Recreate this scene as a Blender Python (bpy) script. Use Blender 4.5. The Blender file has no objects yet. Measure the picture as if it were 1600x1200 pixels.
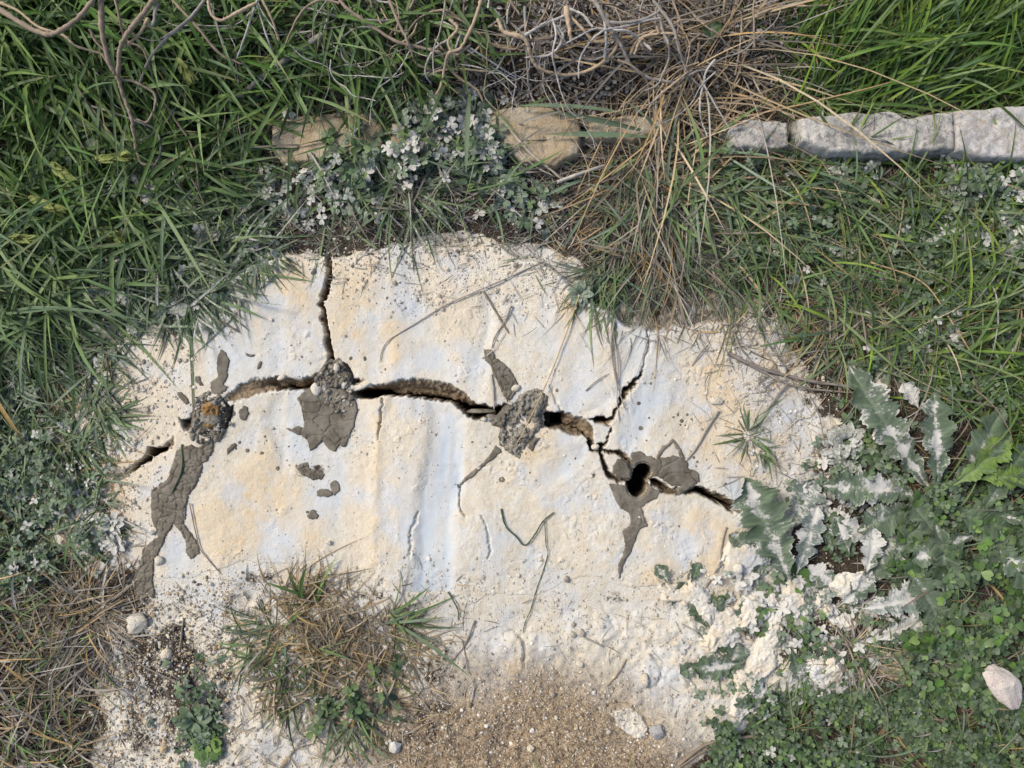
import bpy, bmesh, math, random
import numpy as np
from mathutils import Vector

# ------------------------------------------------------------------ camera, sky, sun, exposure
S = bpy.context.scene
CAM_H = 1.2
cam_d = bpy.data.cameras.new('camera'); cam = bpy.data.objects.new('camera', cam_d)
S.collection.objects.link(cam); cam.location = (0, 0, CAM_H); cam.rotation_euler = (0, 0, 0)
cam_d.sensor_width = 36; cam_d.lens = 27.0; cam_d.clip_start = 0.02; cam_d.clip_end = 500
S.camera = cam
SUN_AZ = math.radians(-62); SUN_EL = math.radians(46)      # azimuth clockwise from +Y (image top)
W = bpy.data.worlds.new('World'); S.world = W; W.use_nodes = True
nt = W.node_tree; nt.nodes.clear()
sky = nt.nodes.new('ShaderNodeTexSky'); sky.sky_type = 'NISHITA'; sky.sun_disc = False
sky.sun_elevation = SUN_EL; sky.sun_rotation = SUN_AZ % (2*math.pi)
sky.air_density = 1.0; sky.dust_density = 3.0
bg = nt.nodes.new('ShaderNodeBackground'); bg.inputs['Strength'].default_value = 0.14
wo = nt.nodes.new('ShaderNodeOutputWorld')
nt.links.new(sky.outputs[0], bg.inputs[0]); nt.links.new(bg.outputs[0], wo.inputs[0])
sl = bpy.data.lights.new('sun', 'SUN'); sl.energy = 2.4; sl.angle = math.radians(15); sl.color = (1.0, 0.95, 0.86)
so = bpy.data.objects.new('sun', sl); S.collection.objects.link(so)
sd = Vector((math.sin(SUN_AZ)*math.cos(SUN_EL), math.cos(SUN_AZ)*math.cos(SUN_EL), math.sin(SUN_EL)))
so.rotation_euler = sd.to_track_quat('Z', 'Y').to_euler(); so.location = sd*5
S.view_settings.view_transform = 'Standard'; S.view_settings.look = 'None'
S.view_settings.exposure = 0.32; S.view_settings.gamma = 1.0
try:
    S.cycles.max_bounces = 6; S.cycles.diffuse_bounces = 3; S.cycles.use_denoising = True
except Exception: pass

rng = np.random.default_rng(7)
C = S.collection

# ------------------------------------------------------------------ noise (numpy)
_T = np.random.default_rng(1).random((8, 256, 256))*2-1
def vn(x, y, s, seed=0):
    """smooth value noise, feature size s (millimetres), range -1..1"""
    t = _T[seed % 8]; x = np.asarray(x, float)/s + seed*17.37; y = np.asarray(y, float)/s + seed*9.71
    xi = np.floor(x).astype(int); yi = np.floor(y).astype(int); fx = x-xi; fy = y-yi
    fx = fx*fx*fx*(fx*(fx*6-15)+10); fy = fy*fy*fy*(fy*(fy*6-15)+10)
    a = t[yi & 255, xi & 255]; b = t[yi & 255, (xi+1) & 255]; c = t[(yi+1) & 255, xi & 255]; d = t[(yi+1) & 255, (xi+1) & 255]
    return (a*(1-fx)+b*fx)*(1-fy)+(c*(1-fx)+d*fx)*fy
def fbm(x, y, s, seed=0, o=4, g=0.5):
    r = 0; a = 1; t = 0
    for i in range(o):
        r = r+a*vn(x+i*31.7, y-i*12.3, s/(2**i), seed+i); t += a; a *= g
    return r/t
def sst(a, b, x):
    t = np.clip((x-a)/(b-a), 0, 1); return t*t*(3-2*t)
def vor(x, y, s, seed=0):
    """distance to the nearest cell border (0 at border), jittered cells of size s"""
    x = x/s; y = y/s; xi = np.floor(x).astype(int); yi = np.floor(y).astype(int)
    f1 = np.full(x.shape, 9.); f2 = np.full(x.shape, 9.); cid = np.zeros(x.shape)
    for dx in (-1, 0, 1):
        for dy in (-1, 0, 1):
            cx = xi+dx; cy = yi+dy
            jx = _T[seed % 8][cy & 255, cx & 255]*.45+.5; jy = _T[(seed+3) % 8][cy & 255, cx & 255]*.45+.5
            d = np.hypot(cx+jx-x, cy+jy-y)
            m = d < f1
            f2 = np.where(m, f1, np.minimum(f2, d)); cid = np.where(m, _T[(seed+5) % 8][cy & 255, cx & 255], cid); f1 = np.where(m, d, f1)
    return f2-f1, cid

# ------------------------------------------------------------------ plan coordinates: 1 unit = 1 mm on the rock, x right, y down
def wx(px): return (np.asarray(px, float)-800)*.001
def wy(py): return (600-np.asarray(py, float))*.001
def inpoly(X, Y, P):
    r = np.zeros(X.shape, bool); n = len(P)
    for i in range(n):
        x0, y0 = P[i]; x1, y1 = P[(i+1) % n]
        if y0 == y1: continue
        c = (y0 > Y) != (y1 > Y)
        r ^= c & (X < (x1-x0)*(Y-y0)/(y1-y0)+x0)
    return r
def dline(X, Y, P, closed=False):
    d = np.full(X.shape, 1e9); n = len(P)
    for i in range(n if closed else n-1):
        x0, y0 = P[i]; x1, y1 = P[(i+1) % n]; dx, dy = x1-x0, y1-y0; L = dx*dx+dy*dy+1e-9
        t = np.clip(((X-x0)*dx+(Y-y0)*dy)/L, 0, 1)
        d = np.minimum(d, np.hypot(X-x0-t*dx, Y-y0-t*dy))
    return d
def sdf(X, Y, P, m=60):
    """signed distance, positive inside; -m far away"""
    xs = [p[0] for p in P]; ys = [p[1] for p in P]
    out = np.full(X.shape, -float(m))
    k = (X > min(xs)-m) & (X < max(xs)+m) & (Y > min(ys)-m) & (Y < max(ys)+m)
    if k.any():
        x, y = X[k], Y[k]; d = dline(x, y, P, True)
        out[k] = np.maximum(np.where(inpoly(x, y, P), d, -d), -m)
    return out
def circ(cx, cy, r, n=20, j=.06, seed=0, ry=None):
    q = np.random.default_rng(seed); ry = ry or r
    return [(cx+r*(1+j*q.normal())*math.cos(t*2*math.pi/n), cy+ry*(1+j*q.normal())*math.sin(t*2*math.pi/n)) for t in range(n)]

# ------------------------------------------------------------------ traced plan of the rock
ROCK = [(110,600),(150,530),(240,478),(330,445),(400,415),(450,398),(500,394),(560,388),(640,374),(720,372),(800,392),(850,412),(900,450),
        (960,485),(1010,520),(1090,495),(1180,490),(1222,560),(1262,620),(1300,700),(1290,770),(1210,830),(1185,890),(1130,912),(1080,905),
        (1000,925),(900,915),(820,940),(720,950),(600,930),(500,890),(400,880),(330,905),(250,915),(170,900),(90,830),(80,700)]
# crack openings: (outer outline, deep part or None, wall depth, full depth)
OPEN = [
 ([(352,622),(360,612),(375,602),(396,592.5),(424,588),(442,587),(461,590),(480,589),(495,584),(508,574),(520,566),(520,590),(500,600),(480,611),(461,610),(442,608),(420,612),(405,617),(386,622.5),(367,627),(354,630)],
  [(425,603),(450,601),(470,602),(492,594),(498,600),(480,609),(461,608),(440,606)], .028, .09),
 ([(545,594),(560,592),(574,594),(568,598),(550,603)], [(546,596),(560,594),(560,598),(548,602)], .01, .08),
 ([(579,601),(597.5,599),(618,594),(640,591),(665,592),(692,596),(706,600),(719,606),(732.5,619),(746,629.5),(773,634.5),(790,631),(810,634),(808,645),(795,646),(780,651),(763,655),(746,658),(732.5,651),(724,643),(705.5,631),(682,627),(655,623),(631,619),(608,619),(584,623),(564,624),(547,618),(552,611),(566,605)],
  [(572,606),(597,610),(621,614.5),(658,618),(692,621),(712,626),(732,633),(766,637),(795,636),(790,643),(778,649),(763,653),(746,656),(733,650),(726,641),(707,630),(682,626),(655,622),(631,618),(608,618),(584,622),(566,623),(552,617),(558,610)], .05, .19),
 ([(838,647),(851,643),(877,644),(906,650),(917,654),(924,663),(928,674),(929,694),(930,704),(921,706),(920,696),(918,684),(908,683),(890,680),(872,672),(856,668),(842,668)],
  [(842,648),(855,645),(880,646),(881,660),(884,664),(903,670),(915,679),(922,688),(927,702),(922,704),(919,690),(909,677),(896,669),(880,665),(860,665),(845,667)], .035, .17),
 ([(916,654),(924,652.6),(933.5,651),(948,652.6),(955.5,650),(959,642.5),(965,633),(968,620.5),(976,604),(981,600),(990,593),(998,584),(1004,576),(1008,580),(1001,590),(992,602),(979,619),(972,630),(966.5,641),(961,652),(955.5,663),(950,666),(939,663),(926,659)],
  [(923,654),(934,652),(948,653.5),(956,651),(960,643),(966,633),(969,622),(977,605),(988,596),(998,586),(996,592),(984,604),(975,614),(970,624),(965,634),(959,646),(953,660),(945,660),(933,656)], .028, .16),
 ([(955,664),(957,670),(953,680),(949,690),(945,698),(940,697),(944,688),(949,678),(952,667)], None, .02, .02),
 ([(920,698),(940,690),(946,692),(943,703),(944,712),(938,713),(936,706),(922,706)], [(936,693),(944,694),(941,704),(941,710),(938,710)], .03, .1),
 ([(940,700),(948,702),(957,702),(966,702),(977,707),(985,716),(989,729),(984,732),(979,723),(971,716),(960,710),(948,708),(942,708)], None, .022, .022),
 ([(978,726),(984,724),(990,732),(992,750),(983,752),(984,738)], [(981,728),(986,730),(988,748),(985,748)], .03, .12),
 ([(937,706),(944,710),(948,724),(953,736),(963,743),(976,747),(988,750),(980,757),(965,754),(950,748),(941,736),(938,722)], None, .024, .024),
 ([(1016,747),(1025,748),(1036,754),(1049,762),(1060,761),(1062,775),(1055,776),(1040,772),(1025,764),(1016,759)],
  [(1014,747),(1025,749),(1036,756),(1050,763),(1058,766),(1040,765),(1025,758),(1014,755)], .035, .15),
 ([(1066,770),(1081,762),(1089,759),(1100,762.5),(1115,770),(1126,772),(1145,781),(1162,792),(1172,797),(1168,808),(1145,803),(1130,793),(1115,784),(1104,777),(1089,772),(1074,774)],
  [(1076,768),(1089,761),(1102,766),(1116,776),(1130,784),(1147,792),(1166,800),(1164,806),(1145,801),(1130,791),(1115,782),(1104,776),(1089,770),(1078,771)], .04, .19),
 ([(510,404),(519,408),(519.5,437),(514,456),(507,475),(510,490),(514,512),(517,531),(521,550),(524,570),(513,572),(511.5,550),(507,542),(506,522),(502,505),(501,486),(496,475),(501,467),(503,454),(510,437),(509,417)],
  [(512,408),(519,410),(519,437),(513,456),(506,474),(509,490),(513,512),(516,531),(520,550),(523,570),(516,570),(515,552),(512,534),(510,514),(507,494),(503,476),(509,456),(514,438)], .03, .15),
 ([(273,681),(266,688),(255,696),(247.5,699),(231,697.5),(225,709),(216,718),(204,731),(194,744),(204,740),(216,729),(232,725),(242,711),(255,709),(268,701),(274,692)],
  [(256,698),(247,701),(233,700),(227,711),(216,720),(206,732),(218,726),(231,722),(241,710),(254,706)], .025, .12),
 ([(281,651),(286,656),(294,654),(302,651),(312,650),(314,664),(300,671),(289,674),(285,666)], [(286,658),(300,654),(310,654),(308,660),(296,662),(288,662)], .02, .07),
 # bored holes
 (circ(525,586,25,24,.03,1), circ(525,586,24,24,.02,2), .03, .06),
 (circ(330,656,28,24,.06,3), circ(330,656,26,24,.05,4), .03, .06),
 (circ(834,632,22,24,.05,5), circ(834,632,20,24,.04,6), .03, .05),
 (circ(1004,738,18,22,.02,7), circ(1004,738,17,22,.02,8), .06, .2),
 (circ(996,761,19,22,.02,9), circ(996,761,18,22,.02,10), .06, .2),
]
# hollows scraped smooth by the digger bucket (blue-white chalk, skylit shade painted into its tint) and weathered cream ridges
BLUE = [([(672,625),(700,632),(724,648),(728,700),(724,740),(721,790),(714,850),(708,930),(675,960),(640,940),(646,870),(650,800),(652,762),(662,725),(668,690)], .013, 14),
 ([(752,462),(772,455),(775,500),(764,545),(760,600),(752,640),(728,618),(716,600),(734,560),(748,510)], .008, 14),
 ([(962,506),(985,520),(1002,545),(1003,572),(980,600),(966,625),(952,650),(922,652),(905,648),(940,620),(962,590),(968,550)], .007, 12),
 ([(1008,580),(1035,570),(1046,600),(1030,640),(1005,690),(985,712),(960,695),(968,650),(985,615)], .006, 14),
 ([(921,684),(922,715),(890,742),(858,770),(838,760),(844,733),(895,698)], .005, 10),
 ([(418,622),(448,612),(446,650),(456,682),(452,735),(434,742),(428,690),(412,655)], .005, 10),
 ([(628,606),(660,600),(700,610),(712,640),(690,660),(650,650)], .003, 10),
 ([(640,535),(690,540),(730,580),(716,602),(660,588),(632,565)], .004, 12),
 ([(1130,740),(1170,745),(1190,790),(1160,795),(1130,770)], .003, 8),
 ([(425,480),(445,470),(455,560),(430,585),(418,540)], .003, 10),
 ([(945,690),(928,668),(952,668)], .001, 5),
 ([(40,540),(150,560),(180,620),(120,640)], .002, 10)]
YELLOW = [([(582,622),(606,622),(602,700),(599,800),(588,900),(570,890),(580,760)], .007, 14),
 ([(598,420),(628,430),(640,560),(612,585),(600,500)], .005, 16),
 ([(872,470),(904,455),(896,560),(884,636),(850,645),(862,560)], .006, 16),
 ([(1088,795),(1150,830),(1130,895),(1085,905),(1075,840)], .006, 14),
 ([(1080,560),(1180,510),(1240,620),(1280,720),(1150,760),(1090,700)], .003, 20),
 ([(520,420),(590,400),(600,480),(560,560),(525,540)], .002, 20),
 ([(350,440),(480,400),(500,470),(400,520)], .002, 20),
 ([(300,800),(420,690),(520,790),(500,860),(340,880)], .003, 20),
 ([(800,640),(900,690),(840,720),(790,760)], .003, 14),
 ([(1000,900),(1080,860),(1160,900),(1100,960),(1020,950)], .003, 14),
 ([(1120,830),(1200,850),(1195,890),(1150,905)], .002, 14)]
SEAMS = [[(1168,803),(1210,826),(1270,840)], [(515,405),(508,385),(514,360)], [(1006,576),(1012,540),(1015,500)], [(205,728),(160,760),(100,790)],
         [(599,624),(597,650),(591,685)], [(717,760),(719,795),(726,805)]]
MINOR = [ # shallow broken edges in the crust: polyline, depth
 [(752,806),(760,820),(765,850),(764,872)], [(940,945),(950,962),(962,985)], [(786,995),(800,990),(815,1000),(822,1020),(818,1045)],
 [(950,1110),(965,1105),(990,1108),(1008,1125),(1018,1145),(1012,1160)], [(1020,1030),(1040,1045),(1030,1075),(1000,1090)],
 [(590,925),(598,905),(592,940)], [(860,605),(880,650)], [(1040,900),(1060,930),(1050,960)], [(655,800),(642,830),(640,870)]]

def warp(X, Y):
    c = vor(X, Y, 8, 6)[1]; a = 1.5*vn(X, Y, 11, 1)+1.3*vn(X, Y, 4.2, 2)+1.2*c; b = 1.5*vn(X, Y, 11, 3)+1.3*vn(X, Y, 4.2, 4)+1.4*c
    return X+a, Y+b
def base_rock(X, Y):
    z = .010*fbm(X, Y, 230, 0, 2)+.0026*fbm(X, Y*.6, 70, 1, 3)+.0007*fbm(X, Y, 24, 2, 3)
    z = z+.001*np.maximum(0, vn(X, Y*.25, 34, 5))
    z = z-.022*sst(200, 420, np.abs(Y-650))-.015*sst(330, 640, np.abs(X-700))
    return z
def rock_eval(X, Y, cracks=True):
    Xw, Yw = warp(X, Y)
    z = base_rock(X, Y); blue = np.zeros(X.shape); strk = fbm(X+.10*Y, Y*.12, 26, 2, 3); yel = np.clip(sst(-.1, .5, fbm(X, Y*.4, 120, 3, 3))*.5+.45*sst(.05, .5, strk), 0, .9)*sst(950, 850, Y); wall = np.zeros(X.shape)
    for P, dep, w in BLUE:
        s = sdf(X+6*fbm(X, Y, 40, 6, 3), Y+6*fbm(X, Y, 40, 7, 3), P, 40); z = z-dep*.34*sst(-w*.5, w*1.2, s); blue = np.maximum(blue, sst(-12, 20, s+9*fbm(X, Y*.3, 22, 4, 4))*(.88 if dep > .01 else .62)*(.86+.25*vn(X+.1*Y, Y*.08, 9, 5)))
    for P, h, w in YELLOW:
        s = sdf(X+8*vn(X, Y, 22, 2), Y+8*vn(X, Y, 22, 3), P, 40); z = z+h*.4*sst(-w, w, s); yel = np.maximum(yel, sst(-w, w*.8, s))
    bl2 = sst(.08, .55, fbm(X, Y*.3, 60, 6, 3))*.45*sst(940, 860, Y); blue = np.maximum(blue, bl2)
    rough = 1-blue*.85
    z = z+rough*(.0005*fbm(X, Y, 9, 4, 2)+.0003*fbm(X, Y, 4, 6, 2))
    # crumbs and chips stuck to the crust
    e, cid = vor(X+3*vn(X, Y, 12, 1), Y+3*vn(X, Y, 12, 2), 11, 2)
    patchy = sst(.15, .6, fbm(X, Y, 60, 5, 3))+.9*sst(860, 960, Y)+.7*sst(80, 0, np.hypot(X-700, (Y-440)*1.2)-60)
    z = z+.0016*rough*np.clip(patchy, 0, 1)*sst(.25, .75, cid)*sst(.05, .3, e)
    for P in MINOR:
        d = dline(Xw, Yw, P); z = z-.004*sst(3.0, .5, d)
    if cracks:
        for P in SEAMS:
            d = dline(Xw+2*vn(X, Y, 14, 3), Yw, P); z = z-.006*sst(2.4, .3, d)
        drop = np.zeros(X.shape)
        for P, I, D1, D2 in OPEN:
            hole = D1 == .06; so_ = sdf(X, Y, P, 30) if hole else sdf(Xw, Yw, P, 30)
            k = so_ > -6
            if not k.any(): continue
            o = so_[k]; f = np.clip(o/12, 0, 1)
            dd = .0006*sst(-2, 0, o)
            if I is not None:
                i_ = sdf(X[k], Y[k], I, 30) if hole else sdf(Xw[k], Yw[k], I, 30)
                f = np.clip(o/(np.maximum(o, 0)+np.maximum(-i_, 0)+1.2), 0, 1)
                dd = dd+np.where(o > 0, .002+f**1.2*D1, 0)+np.where(i_ > 0, (D2-D1)*sst(0, 5, i_), 0)
            else:
                dd = dd+np.where(o > 0, .002+D1*np.clip(o/4.5, 0, 1), 0)
            drop[k] = np.maximum(drop[k], dd)
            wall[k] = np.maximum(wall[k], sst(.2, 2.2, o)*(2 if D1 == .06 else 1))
        z = z-drop
        z = z+wall*(.0016*fbm(X*.45, Y, 8, 7, 3))
    dark = sst(.004, .05, 0*z)  # kept for clarity
    return z, blue, yel, wall

DUSTY = [(150,965),(240,900),(400,870),(700,900),(1000,890),(1180,880),(1290,950),(1345,1030),(1330,1090),(1180,1110),(1120,1150),(1040,1215),(1000,1330),(170,1330),(140,1080)]
SANDY = [(560,1120),(700,1060),(860,1050),(960,1080),(1000,1120),(1080,1170),(1120,1330),(520,1330)]
DARKS = [([(1130,920),(1240,905),(1400,930),(1400,1050),(1280,1090),(1180,1060),(1110,980)], 60), ([(1270,640),(1420,640),(1500,900),(1300,900),(1230,800)], 30), ([(400,300),(520,270),(640,270),(780,270),(870,320),(890,390),(760,376),(680,362),(600,386),(520,404),(450,402),(400,350)], 12),
 ([(150,880),(235,870),(240,945),(170,990),(140,940)], 14), ([(180,975),(300,960),(330,1030),(300,1140),(210,1120),(170,1050)], 30),
 ([(345,880),(440,870),(470,920),(380,935)], 26), ([(900,920),(980,915),(1050,1000),(1030,1030),(950,970)], 26),
 ([(540,900),(620,905),(600,950),(540,940)], 18), ([(640,1040),(700,1000),(730,1060),(660,1110)], 16), ([(1190,500),(1290,560),(1360,640),(1330,700),(1240,640)], 24),
 ([(455,725),(510,722),(508,752),(470,755)], 8), ([(235,935),(330,940),(330,970),(250,975)], 14), ([(165,840),(240,890),(235,960),(340,975),(390,1040),(370,1210),(160,1210),(140,1000)], 40), ([(640,1040),(760,1080),(720,1200),(560,1200),(600,1110)], 40), ([(110,700),(210,740),(200,860),(120,840)], 30)]
def darkmask(X, Y):
    o = np.ones(X.shape); a = 16*fbm(X, Y, 34, 1, 4); b = 16*fbm(X, Y, 34, 2, 4); n = .22*fbm(X, Y, 16, 5, 3)
    for i, (P, w) in enumerate(DARKS):
        full = 1.0 if i == 2 else .72 if i in (0, 3, 4) else .60
        m = sst(-w*.9, w*1.3, sdf(X+a, Y+b, P, 60)); o = np.minimum(o, 1-m*(full+n))
    return o
def ground_eval(X, Y):
    r = sdf(X+10*vn(X, Y, 40, 1), Y+10*vn(X, Y, 40, 2), ROCK, 90)
    z = -.022+.012*fbm(X, Y, 260, 3, 2)+.006*fbm(X, Y, 60, 4, 3)+.0022*fbm(X, Y, 12, 5, 3)+.0008*vn(X, Y, 3.5, 6)
    dz = sdf(X+22*vn(X, Y, 50, 3), Y+22*vn(X, Y, 50, 4), DUSTY, 90)
    z = z+.006*sst(-20, 40, dz)
    e, cid = vor(X+4*vn(X, Y, 16, 1), Y+4*vn(X, Y, 16, 2), 15, 4)
    lump = sst(.05, .8, cid)*sst(.02, .35, e)*sst(-10, 10, dz)
    z = z+.004*lump*(.5+.5*vn(X, Y, 60, 2))
    e2, cid2 = vor(X, Y, 6, 1); z = z+.0014*sst(.1, .8, cid2)*sst(.02, .4, e2)*sst(-20, 10, dz)
    for P in MINOR: z = z-.006*sst(3.5, .5, dline(X+1.5*vn(X, Y, 5, 1), Y+1.5*vn(X, Y, 5, 2), P))
    z = z+(base_rock(X, Y)-.0008+.0007*fbm(X, Y, 5, 6, 2)-z)*sst(-75, -12, r)*(r < 40)*sst(700, 860, Y)
    z = z+.03*sst(170, 40, Y)+.02*sst(1330, 1500, X)*sst(300, 500, Y)
    z = z-.25*sst(14, 46, r)
    dust = np.maximum(sst(-25, 12, dz), sst(-48, -6, r+14*vn(X, Y, 25, 5)))
    dust = np.minimum(dust, darkmask(X, Y))
    sand = sst(-85, 75, sdf(X+34*fbm(X, Y, 70, 5, 4), Y+34*fbm(X, Y, 70, 6, 4), SANDY, 90))
    return z, dust, sand, r
def top_z(X, Y, cracks=False):
    X = np.atleast_1d(np.asarray(X, float)); Y = np.atleast_1d(np.asarray(Y, float))
    g, _, _, r = ground_eval(X, Y); zr, _, _, _ = rock_eval(X, Y, cracks)
    zr = zr-.05*sst(8, -14, r)
    return np.where(r > -16, np.maximum(g, zr), g)
def P3(px, py, h=0):
    """point at height h above the surface that stands under plan position px, py"""
    return Vector((float(wx(px)), float(wy(py)), float(top_z(px, py)[0])+h))

# ------------------------------------------------------------------ mesh helpers
def mk(name, V, F, mat, attrs=None, parent=None, smooth=True, label=None, cat=None, group=None, kind=None):
    V = np.asarray(V, np.float32); F = np.asarray(F, np.int32); k = F.shape[1]
    me = bpy.data.meshes.new(name)
    me.vertices.add(len(V)); me.vertices.foreach_set('co', V.ravel())
    me.loops.add(F.size); me.loops.foreach_set('vertex_index', F.ravel())
    me.polygons.add(len(F)); me.polygons.foreach_set('loop_start', np.arange(0, F.size, k, dtype=np.int32))
    me.polygons.foreach_set('loop_total', np.full(len(F), k, np.int32))
    me.polygons.foreach_set('use_smooth', np.asarray(np.broadcast_to(smooth, len(F)), bool))
    for n, a in (attrs or {}).items():
        a = np.asarray(a, np.float32)
        if a.ndim == 1:
            at = me.attributes.new(n, 'FLOAT', 'POINT'); at.data.foreach_set('value', a)
        else:
            if a.shape[1] == 3: a = np.concatenate([a, np.ones((len(a), 1), np.float32)], 1)
            at = me.attributes.new(n, 'FLOAT_COLOR', 'POINT'); at.data.foreach_set('color', a.ravel())
    me.update(calc_edges=True); me.validate()
    me.materials.append(mat)
    o = bpy.data.objects.new(name, me); C.objects.link(o)
    if parent: o.parent = parent
    tag(o, label, cat, group, kind)
    return o
def tag(o, label=None, cat=None, group=None, kind=None):
    if label: o['label'] = label
    if cat: o['category'] = cat
    if group: o['group'] = group
    if kind: o['kind'] = kind
    return o
def empty(name, label, cat, group=None, loc=(0, 0, 0)):
    o = bpy.data.objects.new(name, None); C.objects.link(o); o.location = loc; o.empty_display_size = .02
    bpy.context.view_layer.update() if False else None
    return tag(o, label, cat, group)
def keep(o, parent):
    """parent o without moving it (parent only has a location)"""
    o.parent = parent; o.location = o.location-parent.location
    return o
def gridfaces(ny, nx):
    i = np.arange(ny*nx).reshape(ny, nx)
    return np.stack([i[:-1, :-1], i[1:, :-1], i[1:, 1:], i[:-1, 1:]], -1).reshape(-1, 4)   # y down, so this winds upward
def sub(V, F, A, keepf):
    F = F[keepf]; u, inv = np.unique(F, return_inverse=True)
    return V[u], inv.reshape(F.shape), {k: a[u] for k, a in A.items()}

# ------------------------------------------------------------------ materials
def newmat(name):
    m = bpy.data.materials.new(name); m.use_nodes = True; t = m.node_tree
    b = t.nodes['Principled BSDF']; b.inputs['Roughness'].default_value = .9
    b.inputs['Specular IOR Level'].default_value = .2
    return m, t, b
class NT:
    def __init__(s, t): s.t = t; s.g = t.nodes.new('ShaderNodeNewGeometry').outputs['Position']
    def n(s, typ, **k):
        x = s.t.nodes.new(typ)
        for a, v in k.items(): setattr(x, a, v)
        return x
    def link(s, a, b):
        if isinstance(a, (int, float)): b.default_value = a
        elif isinstance(a, tuple): b.default_value = (*a, 1) if len(a) == 3 and len(b.default_value) == 4 else a
        else: s.t.links.new(a, b)
    def attr(s, name, col=False):
        x = s.n('ShaderNodeAttribute', attribute_name=name); return x.outputs['Color' if col else 'Fac']
    def noise(s, scale, detail=3, rough=.6, vec=None, off=0, dist=0):
        v = vec or s.g
        if off:
            m = s.n('ShaderNodeVectorMath', operation='ADD'); s.link(v, m.inputs[0]); m.inputs[1].default_value = (off, off*.7, off*.3); v = m.outputs[0]
        x = s.n('ShaderNodeTexNoise'); x.inputs['Scale'].default_value = scale; x.inputs['Detail'].default_value = detail
        x.inputs['Roughness'].default_value = rough; x.inputs['Distortion'].default_value = dist; s.link(v, x.inputs['Vector']); return x.outputs['Fac']
    def voro(s, scale, feature='F1', out='Distance', vec=None):
        x = s.n('ShaderNodeTexVoronoi', feature=feature); x.inputs['Scale'].default_value = scale; s.link(vec or s.g, x.inputs['Vector']); return x.outputs[out]
    def math(s, op, a, b=0, clamp=False):
        x = s.n('ShaderNodeMath', operation=op, use_clamp=clamp); s.link(a, x.inputs[0]); s.link(b, x.inputs[1]); return x.outputs[0]
    def step(s, v, lo, hi):
        x = s.n('ShaderNodeMapRange', interpolation_type='SMOOTHSTEP'); s.link(v, x.inputs[0])
        x.inputs[1].default_value = lo; x.inputs[2].default_value = hi; return x.outputs[0]
    def mix(s, f, a, b):
        x = s.n('ShaderNodeMix', data_type='RGBA'); s.link(f, x.inputs[0]); s.link(a, x.inputs[6]); s.link(b, x.inputs[7]); return x.outputs[2]
    def bump(s, h, strength, dist, nrm=None):
        x = s.n('ShaderNodeBump'); x.inputs['Strength'].default_value = strength; x.inputs['Distance'].default_value = dist
        s.link(h, x.inputs['Height'])
        if nrm: s.link(nrm, x.inputs['Normal'])
        return x.outputs[0]

def mat_earth():
    m, t, b = newmat('chalk_and_soil'); N = NT(t)
    n1 = N.noise(14, 4); n2 = N.noise(60, 5, .65, off=3); n3 = N.noise(380, 4, .7, off=5); n4 = N.noise(150, 4, .7, off=9)
    cream = N.mix(N.step(n2, .35, .65), (.595, .52, .395), (.64, .60, .515))
    cream = N.mix(N.math('MULTIPLY', N.attr('yel'), N.step(n2, .25, .7)), cream, (.63, .49, .31))
    cream = N.mix(N.step(n1, .46, .68), cream, (.56, .555, .535))
    cream = N.mix(N.attr('blue'), cream, N.mix(N.step(n2, .3, .7), (.43, .485, .53), (.48, .52, .55)))  # bluish tint: smooth chalk, with skylit shade put into the colour
    rb = N.math('SUBTRACT', 1, N.attr('blue'), True)
    sp = N.math('MULTIPLY', N.step(n3, .60, .70), N.math('MULTIPLY', N.step(n4, .42, .62), N.math('MULTIPLY', rb, .6)))
    cream = N.mix(sp, cream, (.27, .22, .165)); cream = N.mix(N.math('MULTIPLY', N.step(N.noise(800, 2, off=13), .64, .70), N.math('MULTIPLY', rb, .55)), cream, (.20, .165, .13))
    # sand
    sand = N.mix(N.step(n3, .35, .62), (.14, .10, .06), (.42, .32, .21)); sand = N.mix(N.step(n4, .48, .62), sand, (.13, .095, .065))
    cream = N.mix(N.math('MULTIPLY', N.attr('sand'), N.step(N.math('ADD', n2, N.math('MULTIPLY', N.attr('sand'), .35)), .45, .65)), cream, sand)
    # soil shows through thin dust
    soil = N.mix(N.step(n3, .35, .65), (.018, .014, .011), (.075, .056, .038)); soil = N.mix(N.step(N.noise(520, 3, off=7), .6, .68), soil, (.30, .27, .23))
    th = N.math('ADD', N.math('MULTIPLY', n4, .55), N.math('MULTIPLY', n3, .45))
    f = N.math('SUBTRACT', N.math('MULTIPLY', N.attr('dust'), 1.25), th)
    fac = N.step(f, -.10, .12)
    col = N.mix(fac, soil, cream)
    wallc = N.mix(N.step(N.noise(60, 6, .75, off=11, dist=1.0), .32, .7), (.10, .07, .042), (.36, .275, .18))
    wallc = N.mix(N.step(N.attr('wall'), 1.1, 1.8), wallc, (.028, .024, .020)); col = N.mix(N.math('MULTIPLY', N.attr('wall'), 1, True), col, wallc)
    N.link(col, b.inputs['Base Color']); b.inputs['Roughness'].default_value = .95
    pit = N.math('SUBTRACT', 1, N.step(N.voro(210), .06, .22)); h = N.math('ADD', N.math('MULTIPLY', n3, 1.5), N.math('SUBTRACT', N.math('MULTIPLY', n4, .55), N.math('MULTIPLY', pit, N.math('MULTIPLY', N.step(n2, .5, .6), .9))))
    h = N.math('MULTIPLY', h, N.math('SUBTRACT', 1.05, N.attr('blue'), True))
    bp = N.bump(h, .55, .0018)
    grain = N.noise(1100, 3, .7, off=2)
    N.link(N.bump(N.math('MULTIPLY', grain, N.math('SUBTRACT', 1.1, N.attr('blue'), True)), .6, .0006, bp), b.inputs['Normal'])
    return m
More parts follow.
